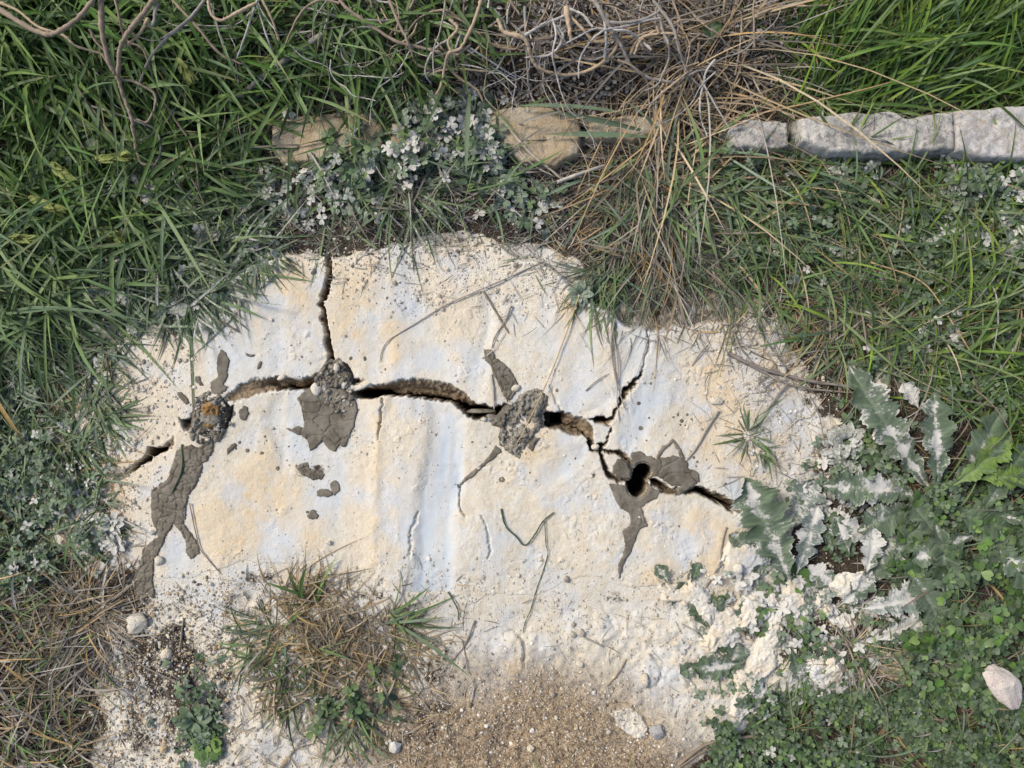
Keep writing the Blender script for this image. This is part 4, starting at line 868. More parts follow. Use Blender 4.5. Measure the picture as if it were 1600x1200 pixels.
# long single blades and straws lying on the rock ---------------------------------------
gs = 'stems and straws lying on the rock'
stick('straw', [(800,1+0,60),(800,1,60)] if False else [(905,462,8),(885,520,7),(862,580,6),(842,625,14),(815,680,16),(803,698,14)], 1.1, .6, (.50,.37,.18), 'thin golden straw crossing the star shaped mortar plug', 'straw', gs, 0, M_DRY, 1)
stick('dead_twig', [(850,408,10),(780,440,5),(700,475,3),(650,505,2),(610,530,2),(598,545,2),(593,565,2)], 1.2, .7, (.30,.27,.24), 'long thin grey stem curving down across the upper middle block', 'stick', gs, .2, M_WOOD, 2)
stick('dead_twig', [(755,455,2),(775,488,3),(795,521,2)], 1.7, 1.3, (.22,.18,.13), 'short straight brown twig right of the upper hollow', 'stick', gs, .1, M_WOOD, 3)
stick('dead_twig', [(799,478,3),(790,500,3),(774,525,3),(768,545,2)], 1.2, .8, (.20,.17,.14), 'thin bent stem touching the top of the crazed mud arm', 'stick', gs, .2, M_WOOD, 4)
stick('dead_twig', [(752,560,3),(768,550,4),(790,520,2)], .9, .6, (.40,.38,.35), 'whitish fibre lying over the top of the crazed mud arm', 'stick', gs, .5, M_WOOD, 5)
stick('dead_twig', [(768,585,2),(771,610,3),(772,640,3)], 1.5, 1.1, (.33,.28,.22), 'short pale twig hanging over the crack left of the third plug', 'stick', gs, .3, M_WOOD, 6)
stick('dead_twig', [(960,500,4),(955,540,4),(962,590,4),(972,625,5),(978,642,4)], 1.6, .8, (.25,.2,.17), 'dark doubled stem drooping from the dry grass over the forked crack', 'stick', gs, .1, M_WOOD, 7, side=[[(958,520,4),(966,570,5),(964,620,4),(968,660,2)]])
stick('dead_twig', [(1000,500,3),(985,540,3),(970,580,3)], 1.0, .6, (.42,.39,.35), 'pale curved fibre on the scraped corner beside the dry grass', 'stick', gs, .3, M_WOOD, 8)
stick('dead_twig', [(915,611,2),(930,597,3),(950,584,2)], .9, .6, (.2,.17,.15), 'tiny dark curved stem on the upper middle block near the fork', 'stick', gs, .1, M_WOOD, 9)
stick('dead_twig', [(1123,642,2),(1105,670,4),(1088,700,3),(1072,720,2)], 2.2, 1.2, (.28,.24,.19), 'flat grey twig slanting above the mud fan', 'stick', gs, .2, M_WOOD, 10)
stick('dead_twig', [(1138,552,4),(1180,572,6),(1250,592,8),(1320,603,9),(1390,612,9)], 3.2, 2.2, (.23,.19,.16), 'long grey woody stalk reaching from the right plants onto the rock', 'stick', gs, .12, M_WOOD, 11, side=[[(1170,570,6),(1240,602,7),(1310,612,8),(1350,614,6)],[(1230,600,6),(1215,618,5),(1195,645,4)]])
stick('dead_twig', [(1140,470,6),(1150,530,5),(1175,565,4),(1205,590,2),(1222,614,2)], 1.3, .8, (.28,.23,.18), 'thin arching stem left of the long woody stalk', 'stick', gs, .1, M_WOOD, 12)
stick('dead_twig', [(1135,823,2),(1128,850,3),(1124,880,2),(1110,905,2),(1097,925,2)], 1.3, 1.8, (.28,.23,.17), 'thin brown stalk standing on the yellow slope at lower right', 'stick', gs, .15, M_WOOD, 13)
stick('dead_twig', [(1065,975,2),(1090,990,3),(1115,1015,4),(1145,1043,3)], 1.5, .8, (.38,.35,.30), 'pale thin stem across the dusted leaves at lower right', 'stick', gs, .3, M_WOOD, 14)
stick('dead_twig', [(1285,960,5),(1320,1000,7),(1345,1060,8),(1370,1110,6)], 1.6, 1.1, (.30,.24,.17), 'long brown stem beside the dense dead tuft', 'stick', gs, .1, M_WOOD, 15, side=[[(1290,965,5),(1335,1015,7),(1362,1090,6)]])
stick('dead_twig', [(1060,1195,3),(1100,1165,5),(1140,1155,6),(1180,1150,4)], 3, 2, (.22,.17,.12), 'dark bundle of stalks at the bottom edge right of centre', 'stick', gs, .1, M_WOOD, 16, side=[[(1060,1200,3),(1105,1172,5),(1160,1160,5)],[(1200,1145,4),(1240,1142,4),(1275,1138,4)]])
stick('green_runner', [(783,795,2),(790,822,3),(806,838,4),(820,852,4),(835,836,4),(848,815,4),(866,800,3)], 1.3, 1.0, (.055,.09,.04), 'thin green runner curling in a loop on the lower centre of the rock', 'stem', gs, .05, M_DRY, 17,
      side=[[(851,815,4),(853,850,3),(856,865,3),(846,900,2),(840,915,2),(830,950,2),(820,975,2),(817,990,2)]])
stick('green_runner', [(700,925,3),(708,938,4),(716,955,3),(716,970,2)], 1.4, .8, (.06,.10,.04), 'short green blade poking from the bottom tuft onto the rubble', 'stem', gs, .05, M_DRY, 18)
stick('dead_twig', [(742,970,2),(725,1010,2),(700,1040,2),(682,1060,2)], 1.4, .8, (.18,.15,.13), 'thin dark stem right of the bottom tuft', 'stick', gs, .2, M_WOOD, 19, side=[[(722,1000,2),(728,1030,2),(732,1055,2)]])
stick('dead_twig', [(978,1030,2),(965,1052,3),(948,1072,2)], 1.5, 1.1, (.34,.26,.15), 'short tan twig on the rubble below the dark patch', 'stick', gs, .2, M_WOOD, 20)
stick('dead_twig', [(912,996,2),(925,1002,3),(942,1010,2)], 1.6, 1.2, (.34,.31,.28), 'short pale twig on the rubble above the tan twig', 'stick', gs, .3, M_WOOD, 21)
stick('dead_twig', [(296,786,3),(310,850,3),(322,870,3),(345,897,2)], 1.2, .8, (.26,.2,.15), 'thin brown stem right of the long mud streak', 'stick', gs, .1, M_WOOD, 22)
stick('dead_twig', [(160,605,4),(185,632,4),(206,656,3)], 1.8, 1.0, (.18,.16,.14), 'dark straight twig on the left dusty rock', 'stick', gs, .1, M_WOOD, 23)
stick('dead_twig', [(335,498,3),(355,508,3),(374,519,3)], 2.0, 1.6, (.14,.12,.10), 'short black twig on the upper left block', 'stick', gs, .1, M_WOOD, 24)
stick('grass_straw', [(284,694,2),(283,735,5),(268,770,3)], 1.8, 1.3, (.11,.13,.06), 'grass stem lying on the mud streak', 'stem', gs, .2, M_DRY, 25)
stick('dead_twig', [(283,1000,3),(287,965,3),(280,1020,3)][:2]+[(280,1020,3)], 1.8, 1.2, (.20,.16,.12), 'short upright twig in the ochre rubble at lower left', 'stick', gs, .1, M_WOOD, 26)
stick('dead_twig', [(1360,410,20),(1440,440,26),(1485,500,26),(1530,570,22),(1600,665,18)], 1.5, 1.0, (.42,.30,.15), 'long thin golden stalk running down through the right plants', 'straw', gs, .02, M_DRY, 27)
stick('dead_twig', [(1225,245,20),(1290,320,18),(1350,400,14),(1370,430,10)], 1.2, 1.6, (.40,.29,.15), 'thin tan stalk slanting from the edging stones into the right plants', 'straw', gs, .02, M_DRY, 28)
stick('dead_twig', [(1395,713,14),(1480,716,16),(1560,720,12)], .9, .6, (.38,.36,.20), 'fine level stalk above the yellow green leaf', 'straw', gs, .02, M_DRY, 29)
stick('dead_twig', [(870,285,16),(905,272,18),(945,258,16)], 3.2, 2.6, (.55,.50,.42), 'thick whitish straw piece below the rounded tan edging stone', 'straw', gs, .4, M_DRY, 30)
stick('dead_twig', [(770,300,8),(800,325,8),(845,365,6)], 1.6, 1.2, (.58,.56,.53), 'thin white stem on dark soil above the rock', 'straw', gs, .5, M_DRY, 31)
stick('dead_twig', [(790,195,16),(830,240,20),(878,280,14)], 2.4, 1.6, (.50,.43,.33), 'pale split straw lying on the rounded tan edging stone', 'straw', gs, .2, M_DRY, 32, side=[[(785,205,14),(830,255,18),(865,275,12)]])

# ------------------------------------------------------------------ dead shrubs: thick tangled branches at the top
def shrub(name, label, branches, seed, loc, auto=0):
    q = np.random.default_rng(seed); e = empty(name, label, 'dead shrub', None, P3(*loc))
    for pts, r0, r1, tint in branches:
        a = Acc(); c0 = {'b': (.27,.20,.14), 'g': (.27,.24,.21), 'w': (.42,.39,.36), 't': (.42,.31,.20)}[tint]
        W3 = [wpt(*p) for p in pts]; tube(a, W3, r0, r1, c0, .12, q, sides=7, per=8)
        for _ in range(auto):     # side twigs
            k = q.integers(1, len(pts)); p = np.array(pts[k-1])*.5+np.array(pts[k])*.5; an = q.uniform(0, 6.28); L = q.uniform(25, 80); tp = [tuple(p)]
            for s_ in range(3):
                an += q.normal(0, .5); p = p+np.array([math.cos(an)*L/3, math.sin(an)*L/3, q.normal(0, 6)]); p[2] = max(p[2], 6); tp.append(tuple(p))
            tube(a, [wpt(*p) for p in tp], r1*.7, .6, c0, .1, q, sides=5, per=5)
        keep(a.mk('branch', M_WOOD), e)
    return e
shrub('dead_shrub', 'brown leafless shrub branches sprawling over the lush grass at top left', [
 ([(-20,0,90),(20,28,95),(65,52,100),(90,50,100),(125,25,105),(152,-10,110)], 4.0, 3.2, 'b'),
 ([(0,4,70),(30,18,75),(60,42,80),(98,55,80),(120,72,80),(160,84,75)], 2.2, 1.6, 't'),
 ([(158,-10,100),(158,20,100),(161,60,95),(172,100,90),(184,122,85),(193,150,80),(205,185,75),(210,215,60),(212,235,50)], 4.2, 2.4, 'b'),
 ([(242,-5,110),(225,20,105),(200,52,100),(188,75,95),(184,120,85)], 4.0, 3.0, 'b'),
 ([(245,5,100),(240,35,95),(235,40,90)], 3.0, 2.2, 'g'),
 ([(232,28,100),(218,52,95),(195,75,90)], 2.4, 2.0, 't'),
 ([(160,84,80),(185,120,80),(210,128,78),(240,145,74),(242,165,70),(230,190,64),(212,186,60)], 2.4, 1.6, 'b'),
 ([(140,45,90),(150,65,88),(170,85,84)], 2.4, 1.6, 'b'),
 ([(320,0,70),(295,30,72),(260,60,74),(235,90,70),(222,120,64),(212,145,58)], 2.4, 1.6, 'g'),
 ([(270,0,66),(310,45,66),(345,85,60),(378,100,55)], 2.2, 1.6, 'b'),
 ([(402,0,60),(385,50,56),(370,92,48)], 1.8, 1.4, 'w'), ([(400,5,60),(418,60,50),(436,110,40)], 1.6, 1.3, 'w'),
 ([(410,0,60),(425,30,55),(436,65,45)], 2.0, 1.6, 't'), ([(400,5,70),(370,20,72),(345,32,70),(330,22,72),(325,0,74)], 2.6, 2.2, 't'),
 ([(180,0,80),(196,60,72),(225,80,68),(250,150,56),(300,230,44),(312,300,30)], 2.0, 1.3, 'b'),
 ([(118,132,50),(140,165,48),(170,205,44),(195,232,40)], 2.2, 1.6, 'b'), ([(140,165,46),(175,175,48),(215,190,50),(245,205,48),(250,240,42),(238,262,36)], 1.8, 1.4, 'g'),
 ([(212,235,44),(222,255,40),(240,258,38)], 2.2, 1.6, 'b'), ([(260,240,36),(290,270,32),(306,290,30),(322,325,24)], 1.7, 1.3, 'b'),
 ([(270,265,32),(275,285,30),(300,312,24),(312,300,24)], 1.6, 1.2, 'g'), ([(330,5,50),(345,60,48),(360,100,44)], 1.6, 1.2, 'g')], 3, (200,60))
shrub('dead_branch', 'thick grey broken branch lying slanted through the grass at top left', [
 ([(505,52,22),(460,85,22),(415,115,20),(385,142,18),(330,175,16),(260,205,14),(195,235,10)], 5.0, 3.2, 'g'),
 ([(505,52,22),(512,30,26),(520,12,26)], 2.0, 1.2, 'w'), ([(505,55,22),(496,72,20),(490,85,16)], 1.6, 1.0, 'w')], 4, (420,110))
q = np.random.default_rng(99); tb = []
def curly(cx, cy, n, L, r, hz, seed, tints='bgwt', spread=60, curl=.35):
    q = np.random.default_rng(seed); out = []
    for i in range(n):
        x, y = cx+q.normal(0, spread), cy+q.normal(0, spread*.45); a = q.uniform(0, 6.28); k = q.normal(0, curl); h = q.uniform(*hz); pts = [(x, y, h)]; LL = q.uniform(*L)
        m = 6
        for s_ in range(m):
            a += k+q.normal(0, .25); x += math.cos(a)*LL/m; y += math.sin(a)*LL/m; h = max(8, h+q.normal(0, 7)); pts.append((x, y, h))
        rr_ = q.uniform(*r); out.append((pts, rr_, rr_*.6, tints[q.integers(0, len(tints))]))
    return out
shrub('dead_shrub', 'tangled pale leafless shrub at top centre over bleached litter', [
 ([(530,0,70),(545,15,68),(580,40,62),(620,65,58),(660,75,54),(690,82,50)], 2.6, 2.2, 'b'),
 ([(608,0,66),(625,40,62),(640,70,58),(652,100,50),(690,115,44)], 2.4, 1.8, 'b'),
 ([(752,0,70),(740,35,66),(720,75,60),(700,85,58),(690,130,52),(680,150,44)], 3.0, 2.0, 't'),
 ([(702,30,64),(715,45,62),(700,65,60),(712,85,58),(735,70,56)], 2.6, 2.0, 't'),
 ([(696,100,50),(715,120,46),(745,140,40),(755,160,30)], 2.2, 1.6, 't'),
 ([(778,30,60),(788,50,60),(815,58,60),(825,70,58),(830,90,54),(845,108,48),(880,117,44),(920,110,44),(955,85,46),(965,62,48),(950,45,50),(942,15,56)], 3.2, 2.2, 't'),
 ([(820,55,58),(850,38,60),(880,25,62),(885,10,66)], 2.4, 1.8, 'w'), ([(885,10,66),(890,50,58),(895,70,48)], 4.2, 2.2, 't'),
 ([(885,20,60),(910,45,56),(930,65,52),(960,62,50)], 2.6, 1.8, 't'), ([(870,40,56),(880,60,52),(860,85,48),(820,90,46)], 2.4, 1.6, 'w'),
 ([(940,20,60),(955,35,58),(1000,32,58),(1030,18,60)], 2.6, 2.0, 'g'), ([(930,0,64),(945,30,60),(970,70,54),(985,100,48),(1010,120,44),(1060,130,40)], 3.0, 2.0, 'g'),
 ([(968,55,50),(980,90,40),(1000,60,50),(1045,52,54),(1070,60,54)], 2.2, 1.6, 't'), ([(820,10,60),(822,60,50),(826,130,34)], 2.4, 1.8, 'g'),
 ([(1020,0,64),(1050,40,60),(1062,80,54),(1080,120,46),(1120,160,34)], 2.4, 1.6, 'g'),
 ([(530,5,60),(500,0,60),(470,20,52),(445,70,40)], 2.0, 1.4, 'b'), ([(665,120,46),(690,110,46),(720,108,46),(760,112,40)], 2.0, 1.6, 't')]
 +curly(660, 40, 16, (70,200), (1.1,2.2), (20,60), 5)+curly(980, 40, 26, (80,220), (1.1,2.3), (20,60), 6, spread=90)+curly(800,30,14,(80,200),(1,2),(20,50),8)
 +curly(1130,90,16,(90,230),(1,2),(15,45),9,'bgt',70,.2)+curly(420,70,26,(60,200),(.6,1.2),(20,60),11,'gw',110,.15)+curly(900,90,24,(60,200),(.5,1.1),(25,60),12,'gwt',120,.2), 7, (860,40))
tuft('dry_straw_tangle', 1085,80,70, 90, (90,260), (1.6,3.8), .3, .22, TAN+STRAW+GREY, .04, 90, 'looping tan straw tangle above the dry tuft, right of the pale shrub', mat=M_DRY, group=TG, cur=2.4,
     more=[(1120,40,60,60,(80,260),(1.2,2.8),.25,.2,GREY+STRAW,.05,195,.5,.9),(1180,60,60,60,(60,220),(1.2,2.4),.2,.15,GREY+STRAW,.05,30,.6,.6)])
stick('dusty_twig', [(612,165,16),(625,195,14),(655,215,12),(668,218,12),(700,228,8),(715,232,6)], 2.0, 1.6, (.50,.50,.52), 'forked chalk white twig over the dusted clover', 'stick', None, .45, M_WOOD, 40,
      side=[[(660,218,12),(620,222,12),(590,218,10),(560,208,10)],[(600,222,10),(612,240,8),(618,248,6)],[(650,232,8),(690,232,8)]])
stick('dusty_twig', [(600,325,4),(618,345,5),(632,358,4)], 2.0, 1.4, (.42,.40,.40), 'short dusty twig on the dark soil below the dusty tuft', 'stick', None, .4, M_WOOD, 41)
stick('dusty_twig', [(735,75,40),(765,95,34),(808,122,20)], 1.6, 1.1, (.45,.46,.48), 'pale straight twin twig above the edging stones', 'stick', None, .4, M_WOOD, 42, side=[[(730,78,38),(770,106,30),(810,126,20)]])
# broad green blades across the edging stones
ga2 = Acc(); q = np.random.default_rng(12)
blades(ga2, np.array([[1000,205],[1010,215],[735,155],[975,178]]), rad([172,178,-95,170]), np.array([150,160,130,170]), np.array([9,9,8,8]), np.array([.12,.1,.2,.15]), np.array([.08,.06,.1,.1]), np.array([-.1,.05,.1,.25]), BLUEG, .25, q, h0=.04)
ga2.mk('broad_grass_blades', M_GRASS, label='few broad grey-green blades stretched across the tan edging stones', cat='grass blades')

# ------------------------------------------------------------------ clover carpets
CG = [(.060,.115,.040),(.085,.15,.050),(.045,.080,.036),(.13,.20,.06),(.095,.14,.08),(.14,.18,.11),(.035,.065,.03)]
CL1 = Acc(); q = np.random.default_rng(31)
clover(CL1, [(1130,1120),(1260,1090),(1400,1075),(1480,1040),(1660,1060),(1660,1260),(1100,1260)], 4300, 8.2, CG, .12, q)
clover(CL1, [(1380,760),(1660,740),(1660,1080),(1430,1080),(1400,960)], 3400, 8.6, CG, lambda x, y: .12+.16*sst(1500, 1380, x), q)
clover(CL1, [(1400,800),(1660,760),(1660,1060),(1420,1060)], 500, 13, LUSH+CG, .04, q, h=(15, 32))
clover(CL1, [(1130,1080),(1420,1080),(1420,1200),(1130,1200)], 300, 9, BLUEG, .35, q, h=(4, 18), kind=OVAL, per=4)
CL1.mk('clover', M_LEAF, kind='stuff')
CL2 = Acc()
clover(CL2, [(1280,250),(1660,255),(1660,640),(1450,620),(1330,560),(1240,420)], 2900, 8.6, CG+[(.12,.18,.10)], lambda x, y: .14+.36*sst(.1, .5, fbm(x, y, 50, 2, 2)), q)
clover(CL2, [(1460,240),(1600,240),(1600,420),(1460,400)], 500, 10, CG+BLUEG, .4, q, h=(8, 26))
clover(CL2, [(1130,240),(1280,260),(1260,440),(1180,420)], 350, 9, CG+BLUEG, .35, q)
CL2.mk('clover', M_LEAF, kind='stuff')
CL3 = Acc()
clover(CL3, [(500,180),(600,160),(740,150),(790,230),(770,290),(700,290),(560,290),(510,270)], 560, 11, CG+BLUEG, lambda x, y: .33+.2*vn(x, y, 30, 2)+q.normal(0, .14, x.shape), q, h=(3, 28))
clover(CL3, [(640,170),(760,170),(790,240),(680,250)], 260, 11, CG, .5, q, h=(10, 30))
clover(CL3, [(770,270),(840,275),(850,330),(790,340)], 260, 10, CG+BLUEG, .4, q, h=(3, 14))
clover(CL3, [(400,240),(560,230),(600,330),(420,330)], 170, 9, BLUEG, .5, q, h=(2, 12))
CL3.mk('dusty_clover', M_LEAF, kind='stuff')
CL4 = Acc()
clover(CL4, [(-60,600),(90,620),(110,720),(150,860),(90,900),(-60,940)], 1000, 9, BLUEG+CG, .33, q, h=(2, 18), kind=OVAL, per=4)
clover(CL4, [(90,660),(190,740),(170,860),(80,800)], 170, 9, BLUEG, .55, q, h=(2, 10), kind=OVAL, per=3)
clover(CL4, [(270,1090),(330,1080),(350,1190),(270,1200)], 130, 9, BLUEG+CG, .22, q, h=(2, 14), kind=OVAL, per=4)
clover(CL4, [(480,1090),(600,1080),(600,1130),(500,1150)], 45, 11, CG, .08, q, h=(4, 20))
clover(CL4, [(60,320),(400,260),(440,400),(250,500),(60,560)], 360, 10, BLUEG+CG, .45, q, h=(2, 14))
clover(CL4, [(1100,890),(1300,880),(1400,960),(1380,1090),(1250,1100),(1080,1000)], 190, 13, BLUEG+CG, lambda x, y: .55+.35*vn(x, y, 25, 3), q, h=(1, 12), kind=OVAL, per=4)
clover(CL4, [(1290,640),(1400,640),(1460,800),(1440,900),(1300,900),(1250,800)], 330, 12, BLUEG+CG, lambda x, y: .38+.35*vn(x, y, 25, 3), q, h=(1, 10), kind=OVAL, per=4)
clover(CL4, [(1090,930),(1290,890),(1400,960),(1360,1100),(1150,1100)], 190, 10, CG+BLUEG+LUSH, lambda x, y: .12+.2*vn(x, y, 25, 3), q, h=(1, 9))
CL4.mk('dusty_ground_cover', M_LEAF, kind='stuff')

# small dusted rosettes
def rosette(px, py, n, L, dust, seed, label, kind=OVAL, pal=BLUEG, tiltm=.35, h=.004):
    q = np.random.default_rng(seed); a = Acc(); 
    for ring in range(2):
        m = n if ring == 0 else n//2; sc = np.full(m, L*.001*(1 if ring == 0 else .6))*q.uniform(.8, 1.2, m); y = np.arange(m)*6.283/m+q.normal(0, .15, m)+ring*.3
        off = q.uniform(2, 5, m)*.001*(L/14)
        x = float(wx(px))+np.cos(y)*off; yy = float(wy(py))+np.sin(y)*off; z = np.full(m, float(top_z(px, py)[0])+h+ring*.004)
        template(a, *kind, np.stack([x, yy, z], -1), y, -np.full(m, tiltm*(1+ring))*q.uniform(.3, 1.2, m), y+np.pi/2, sc, pal, np.full(m, dust), q)
    return a.mk('leafy_rosette', M_LEAF, label=label, cat='plant', group='small dusted rosettes')
rosette(1322,690,14,24,.55,1,'pale rosette of small oval dusted leaves left of the thistle', h=.008)
rosette(1306,700,9,18,.6,2,'tiny cream rosette at the rock edge below the woody stalk')
rosette(1328,718,9,20,.5,3,'small grey rosette just above the thistle leaf with the white rib')
rosette(1365,540+50,8,20,.3,4,'scalloped grey green rosette above the woody stalk end', kind=HEART)
rosette(170,820,10,18,.6,5,'whitish rosette beside the mud streak at left')
rosette(178,850,8,16,.65,6,'white crusted rosette below another one at left')
rosette(1255,915,6,22,.1,7,'fresh green sprig at the foot of the big lobed leaf', kind=HEART, pal=LUSH)
rosette(300,1130,9,26,.2,8,'grey green rosette in the rubble at bottom left', pal=BLUEG)
rosette(320,1165,8,20,.08,9,'fresh green rosette near the bottom edge at left', kind=HEART, pal=LUSH)
rosette(905,460+0,9,17,.45,10,'pale rosette tucked at the left foot of the dry grass')
# round pale leaf on the upper left block
o = lobed_leaf('x', 256,490,rad(12),44,24,3,6,.1,(.30,.31,.27),.45,7,spiny=False,depth=.1); o.name = 'dry_leaf'; tag(o, 'pale oval fallen leaf at the edge of the grass on the upper left', 'leaf')
o = lobed_leaf('x', 1105,80,rad(90),36,38,3,14,.1,(.045,.08,.03),.05,8,spiny=False,depth=.1); o.name = 'round_leaf'; tag(o, 'round dark green leaf among straw at top right of centre', 'leaf')

# ------------------------------------------------------------------ thistles
TC = (.062,.105,.048)
def thistle(label, cx, cy, leaves, seed, name='thistle_plant'):
    e = empty(name, label, 'thistle', None, P3(cx, cy))
    for i, (px, py, a, L, Wd, lob, h, bend, dust, *c) in enumerate(leaves):
        keep(lobed_leaf('leaf', px, py, rad(a), L, Wd, lob, h, bend, c[0] if c else TC, dust+(.08 if .1 < dust < .6 else 0), seed*20+i, curl=.22), e)
    return e
YG = (.15,.24,.05)
thistle('large spiny thistle with chalk lines along its leaf ribs at the right', 1450,770, [
 (1450,762,127,235,70,7,14,.25,.36),(1440,775,172,160,62,6,12,.2,.40),(1455,760,98,150,60,5,22,.35,.28),(1475,765,60,150,60,5,20,.3,.15),
 (1440,790,200,110,60,4,8,.2,.22),(1465,790,-20,120,60,4,14,.2,.12),(1450,800,-80,130,56,5,12,.25,.22),(1470,755,40,120,50,4,30,.2,.05,YG),
 (1510,745,5,75,44,3,30,.2,.02,YG),(1430,640,120,50,34,3,18,.2,.42),(1420,815,235,110,54,4,6,.2,.25),(1500,800,-50,140,56,5,12,.2,.12)], 1)
thistle('broad dark green lobed leaves growing at the end of the slanting crack', 1232,905, [
 (1232,905,114,176,94,6,14,.15,.30),(1248,900,75,115,48,5,8,.2,.42,(.15,.19,.17)),(1238,830,65,90,60,4,4,.15,.30,(.13,.17,.14)),(1195,868,150,65,40,3,3,.1,.28),
 (1240,912,-20,70,40,3,8,.2,.35)], 2)
thistle('small grey green lobed leaves poking through the thick cream dust at lower right', 1130,1000, [
 (1130,1060,60,60,44,3,4,.1,.22),(1165,1035,190,85,46,4,5,.1,.18),(1110,985,120,55,36,3,5,.1,.2),(1175,1000,100,60,36,3,4,.1,.2),(1235,1010,-70,60,30,3,4,.1,.35),(1100,1040,200,40,30,3,4,.1,.2),
 (1200,1095,-30,60,34,3,5,.1,.15),(1250,1080,-110,60,34,3,5,.1,.15),(1140,950,180,40,22,3,3,.1,.3),(1255,1000,90,50,26,3,5,.1,.4),(1240,960,40,50,28,3,6,.1,.45)], 3)
thistle('grey green thistle between the thick dust and the clover', 1340,930, [
 (1310,950,45,80,44,4,14,.3,.40),(1320,940,130,80,40,4,12,.25,.45),(1345,950,15,110,60,4,14,.3,.42,(.17,.23,.19)),(1370,1000,25,80,50,4,10,.2,.50,(.19,.24,.21)),
 (1350,900,80,80,44,4,18,.2,.38),(1390,880,60,100,50,5,14,.2,.25),(1400,860,-60,140,56,5,12,.2,.25),(1330,870,110,70,42,3,10,.2,.35),(1370,850,150,80,44,4,10,.2,.42)], 4)
def dustcake(P, seed, label, thick=.003, h=0):
    xs = [p[0] for p in P]; ys = [p[1] for p in P]
    X, Y = np.meshgrid(np.arange(min(xs)-10, max(xs)+10, 1.2), np.arange(min(ys)-10, max(ys)+10, 1.2))
    c1 = vor(X, Y, 9, seed)[1]; Xw = X+5*fbm(X, Y, 16, seed, 3)+2.2*c1+1.2*vn(X, Y, 3, 2); Yw = Y+5*fbm(X, Y, 16, seed+2, 3)-2.2*c1+1.2*vn(X, Y, 3, 4)
    s_ = sdf(Xw, Yw, P, 30)-5*sst(.25, .5, fbm(X, Y, 13, seed+4, 3))
    z = top_z(X.ravel(), Y.ravel()).reshape(X.shape)+h+.0065
    z = z-.004+(.004+thick)*sst(-2, 7, s_)+.0012*fbm(X, Y, 30, seed+1, 3)*sst(0, 8, s_)+.0005*np.abs(fbm(X, Y, 7, seed+3, 3))
    F = gridfaces(*X.shape); k = s_.ravel()[F].max(1) > -2.2
    n_ = X.size; o1 = np.ones(n_)
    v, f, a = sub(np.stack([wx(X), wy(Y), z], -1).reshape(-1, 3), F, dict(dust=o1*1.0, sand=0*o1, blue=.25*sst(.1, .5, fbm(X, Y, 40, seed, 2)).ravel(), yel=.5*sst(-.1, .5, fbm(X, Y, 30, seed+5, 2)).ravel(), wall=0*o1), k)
    return mk('dust_cake', v, f, M_EARTH, a, label=label, cat='dust crust', group='thick cream dust caked over the low leaves')
dustcake([(1140,845),(1162,852),(1178,848),(1190,860),(1199,872),(1198,884),(1188,894),(1172,906),(1158,898),(1140,903),(1128,893),(1126,878),(1130,866)], 1, 'rounded cream dust cake beside the foot of the big lobed leaf')
dustcake([(1205,964),(1226,962),(1230,984),(1222,1002),(1216,1020),(1222,1036),(1212,1054),(1196,1068),(1216,1084),(1204,1102),(1190,1120),(1160,1132),(1142,1124),(1150,1096),(1152,1078),(1146,1056),(1168,1050),(1176,1032),(1184,1014),(1196,996)], 2, 'long slanting cream dust cake, largest at the lower right', .004)
dustcake([(1258,1044),(1268,1028),(1286,1034),(1302,1022),(1310,1034),(1326,1052),(1322,1068),(1338,1078),(1328,1094),(1306,1100),(1288,1086),(1274,1064)], 3, 'cream dust cake next to the dense dead tuft', .004)
dustcake([(1030,912),(1066,918),(1086,910),(1108,926),(1122,950),(1118,980),(1100,970),(1078,948),(1060,942),(1036,944)], 4, 'cream dust cake under the tiny weed sprouts', .005)
dustcake([(1118,950),(1160,957),(1180,942),(1202,952),(1208,962),(1190,977),(1160,986),(1132,1002),(1114,1012),(1100,1000),(1108,984)], 5, 'cream dust cake in the middle of the dusted leaves')
dustcake([(1150,957),(1165,934),(1192,923),(1217,933),(1224,950),(1200,956),(1180,964),(1160,966)], 6, 'ridged whitish dust cake just below the rounded one')
dustcake([(1294,920),(1314,898),(1346,896),(1340,922),(1320,934)], 7, 'small cream dust cake on the grey green thistle', .004, .016)
dustcake([(1274,930),(1298,924),(1300,948),(1316,962),(1318,974),(1298,962),(1282,948)], 8, 'narrow white dust cake left of the grey green thistle', .005, .006)
dustcake([(1304,968),(1338,966),(1342,980),(1318,984)], 9, 'thin flat dust smear under the grey green thistle', .004, .004)
dustcake([(1094,994),(1130,986),(1156,1002),(1138,1019),(1116,1022),(1098,1012)], 10, 'cream dust cake between two small lobed leaves')
dustcake([(1230,905),(1262,900),(1270,930),(1262,960),(1240,975),(1226,950)], 11, 'broken pale dust cake below the fresh green sprig', .004)
dustcake([(1360,598),(1378,600),(1386,622),(1370,628),(1358,612)], 12, 'small cream dust blob above the large spiny thistle', .004, .014)
dustcake([(1366,672),(1384,676),(1390,690),(1374,694),(1362,686)], 13, 'cream dust blob on the left leaves of the large thistle', .004, .016)
thistle('spiny green thistle leaves at the right edge among clover', 1560,820, [
 (1540,800,-10,150,50,6,20,.25,.15),(1530,820,-55,150,52,6,18,.25,.22),(1520,800,60,130,50,5,20,.25,.12),(1520,830,200,120,50,5,14,.2,.2),(1590,990,20,90,40,3,18,.2,.15),(1480,860,130,110,44,4,12,.2,.2)], 5)
thistle('dark scalloped leaves half hidden in the lush grass at left', 130,230, [
 (60,240,10,110,70,5,12,.2,.12),(130,170,70,90,60,4,16,.2,.15),(200,240,60,80,46,4,18,.2,.1,(.09,.14,.04)),(160,260,-30,130,40,6,10,.2,.4),(230,330,15,90,40,4,6,.2,.5),(100,490,30,80,50,4,10,.2,.25)], 6, 'leafy_weed')
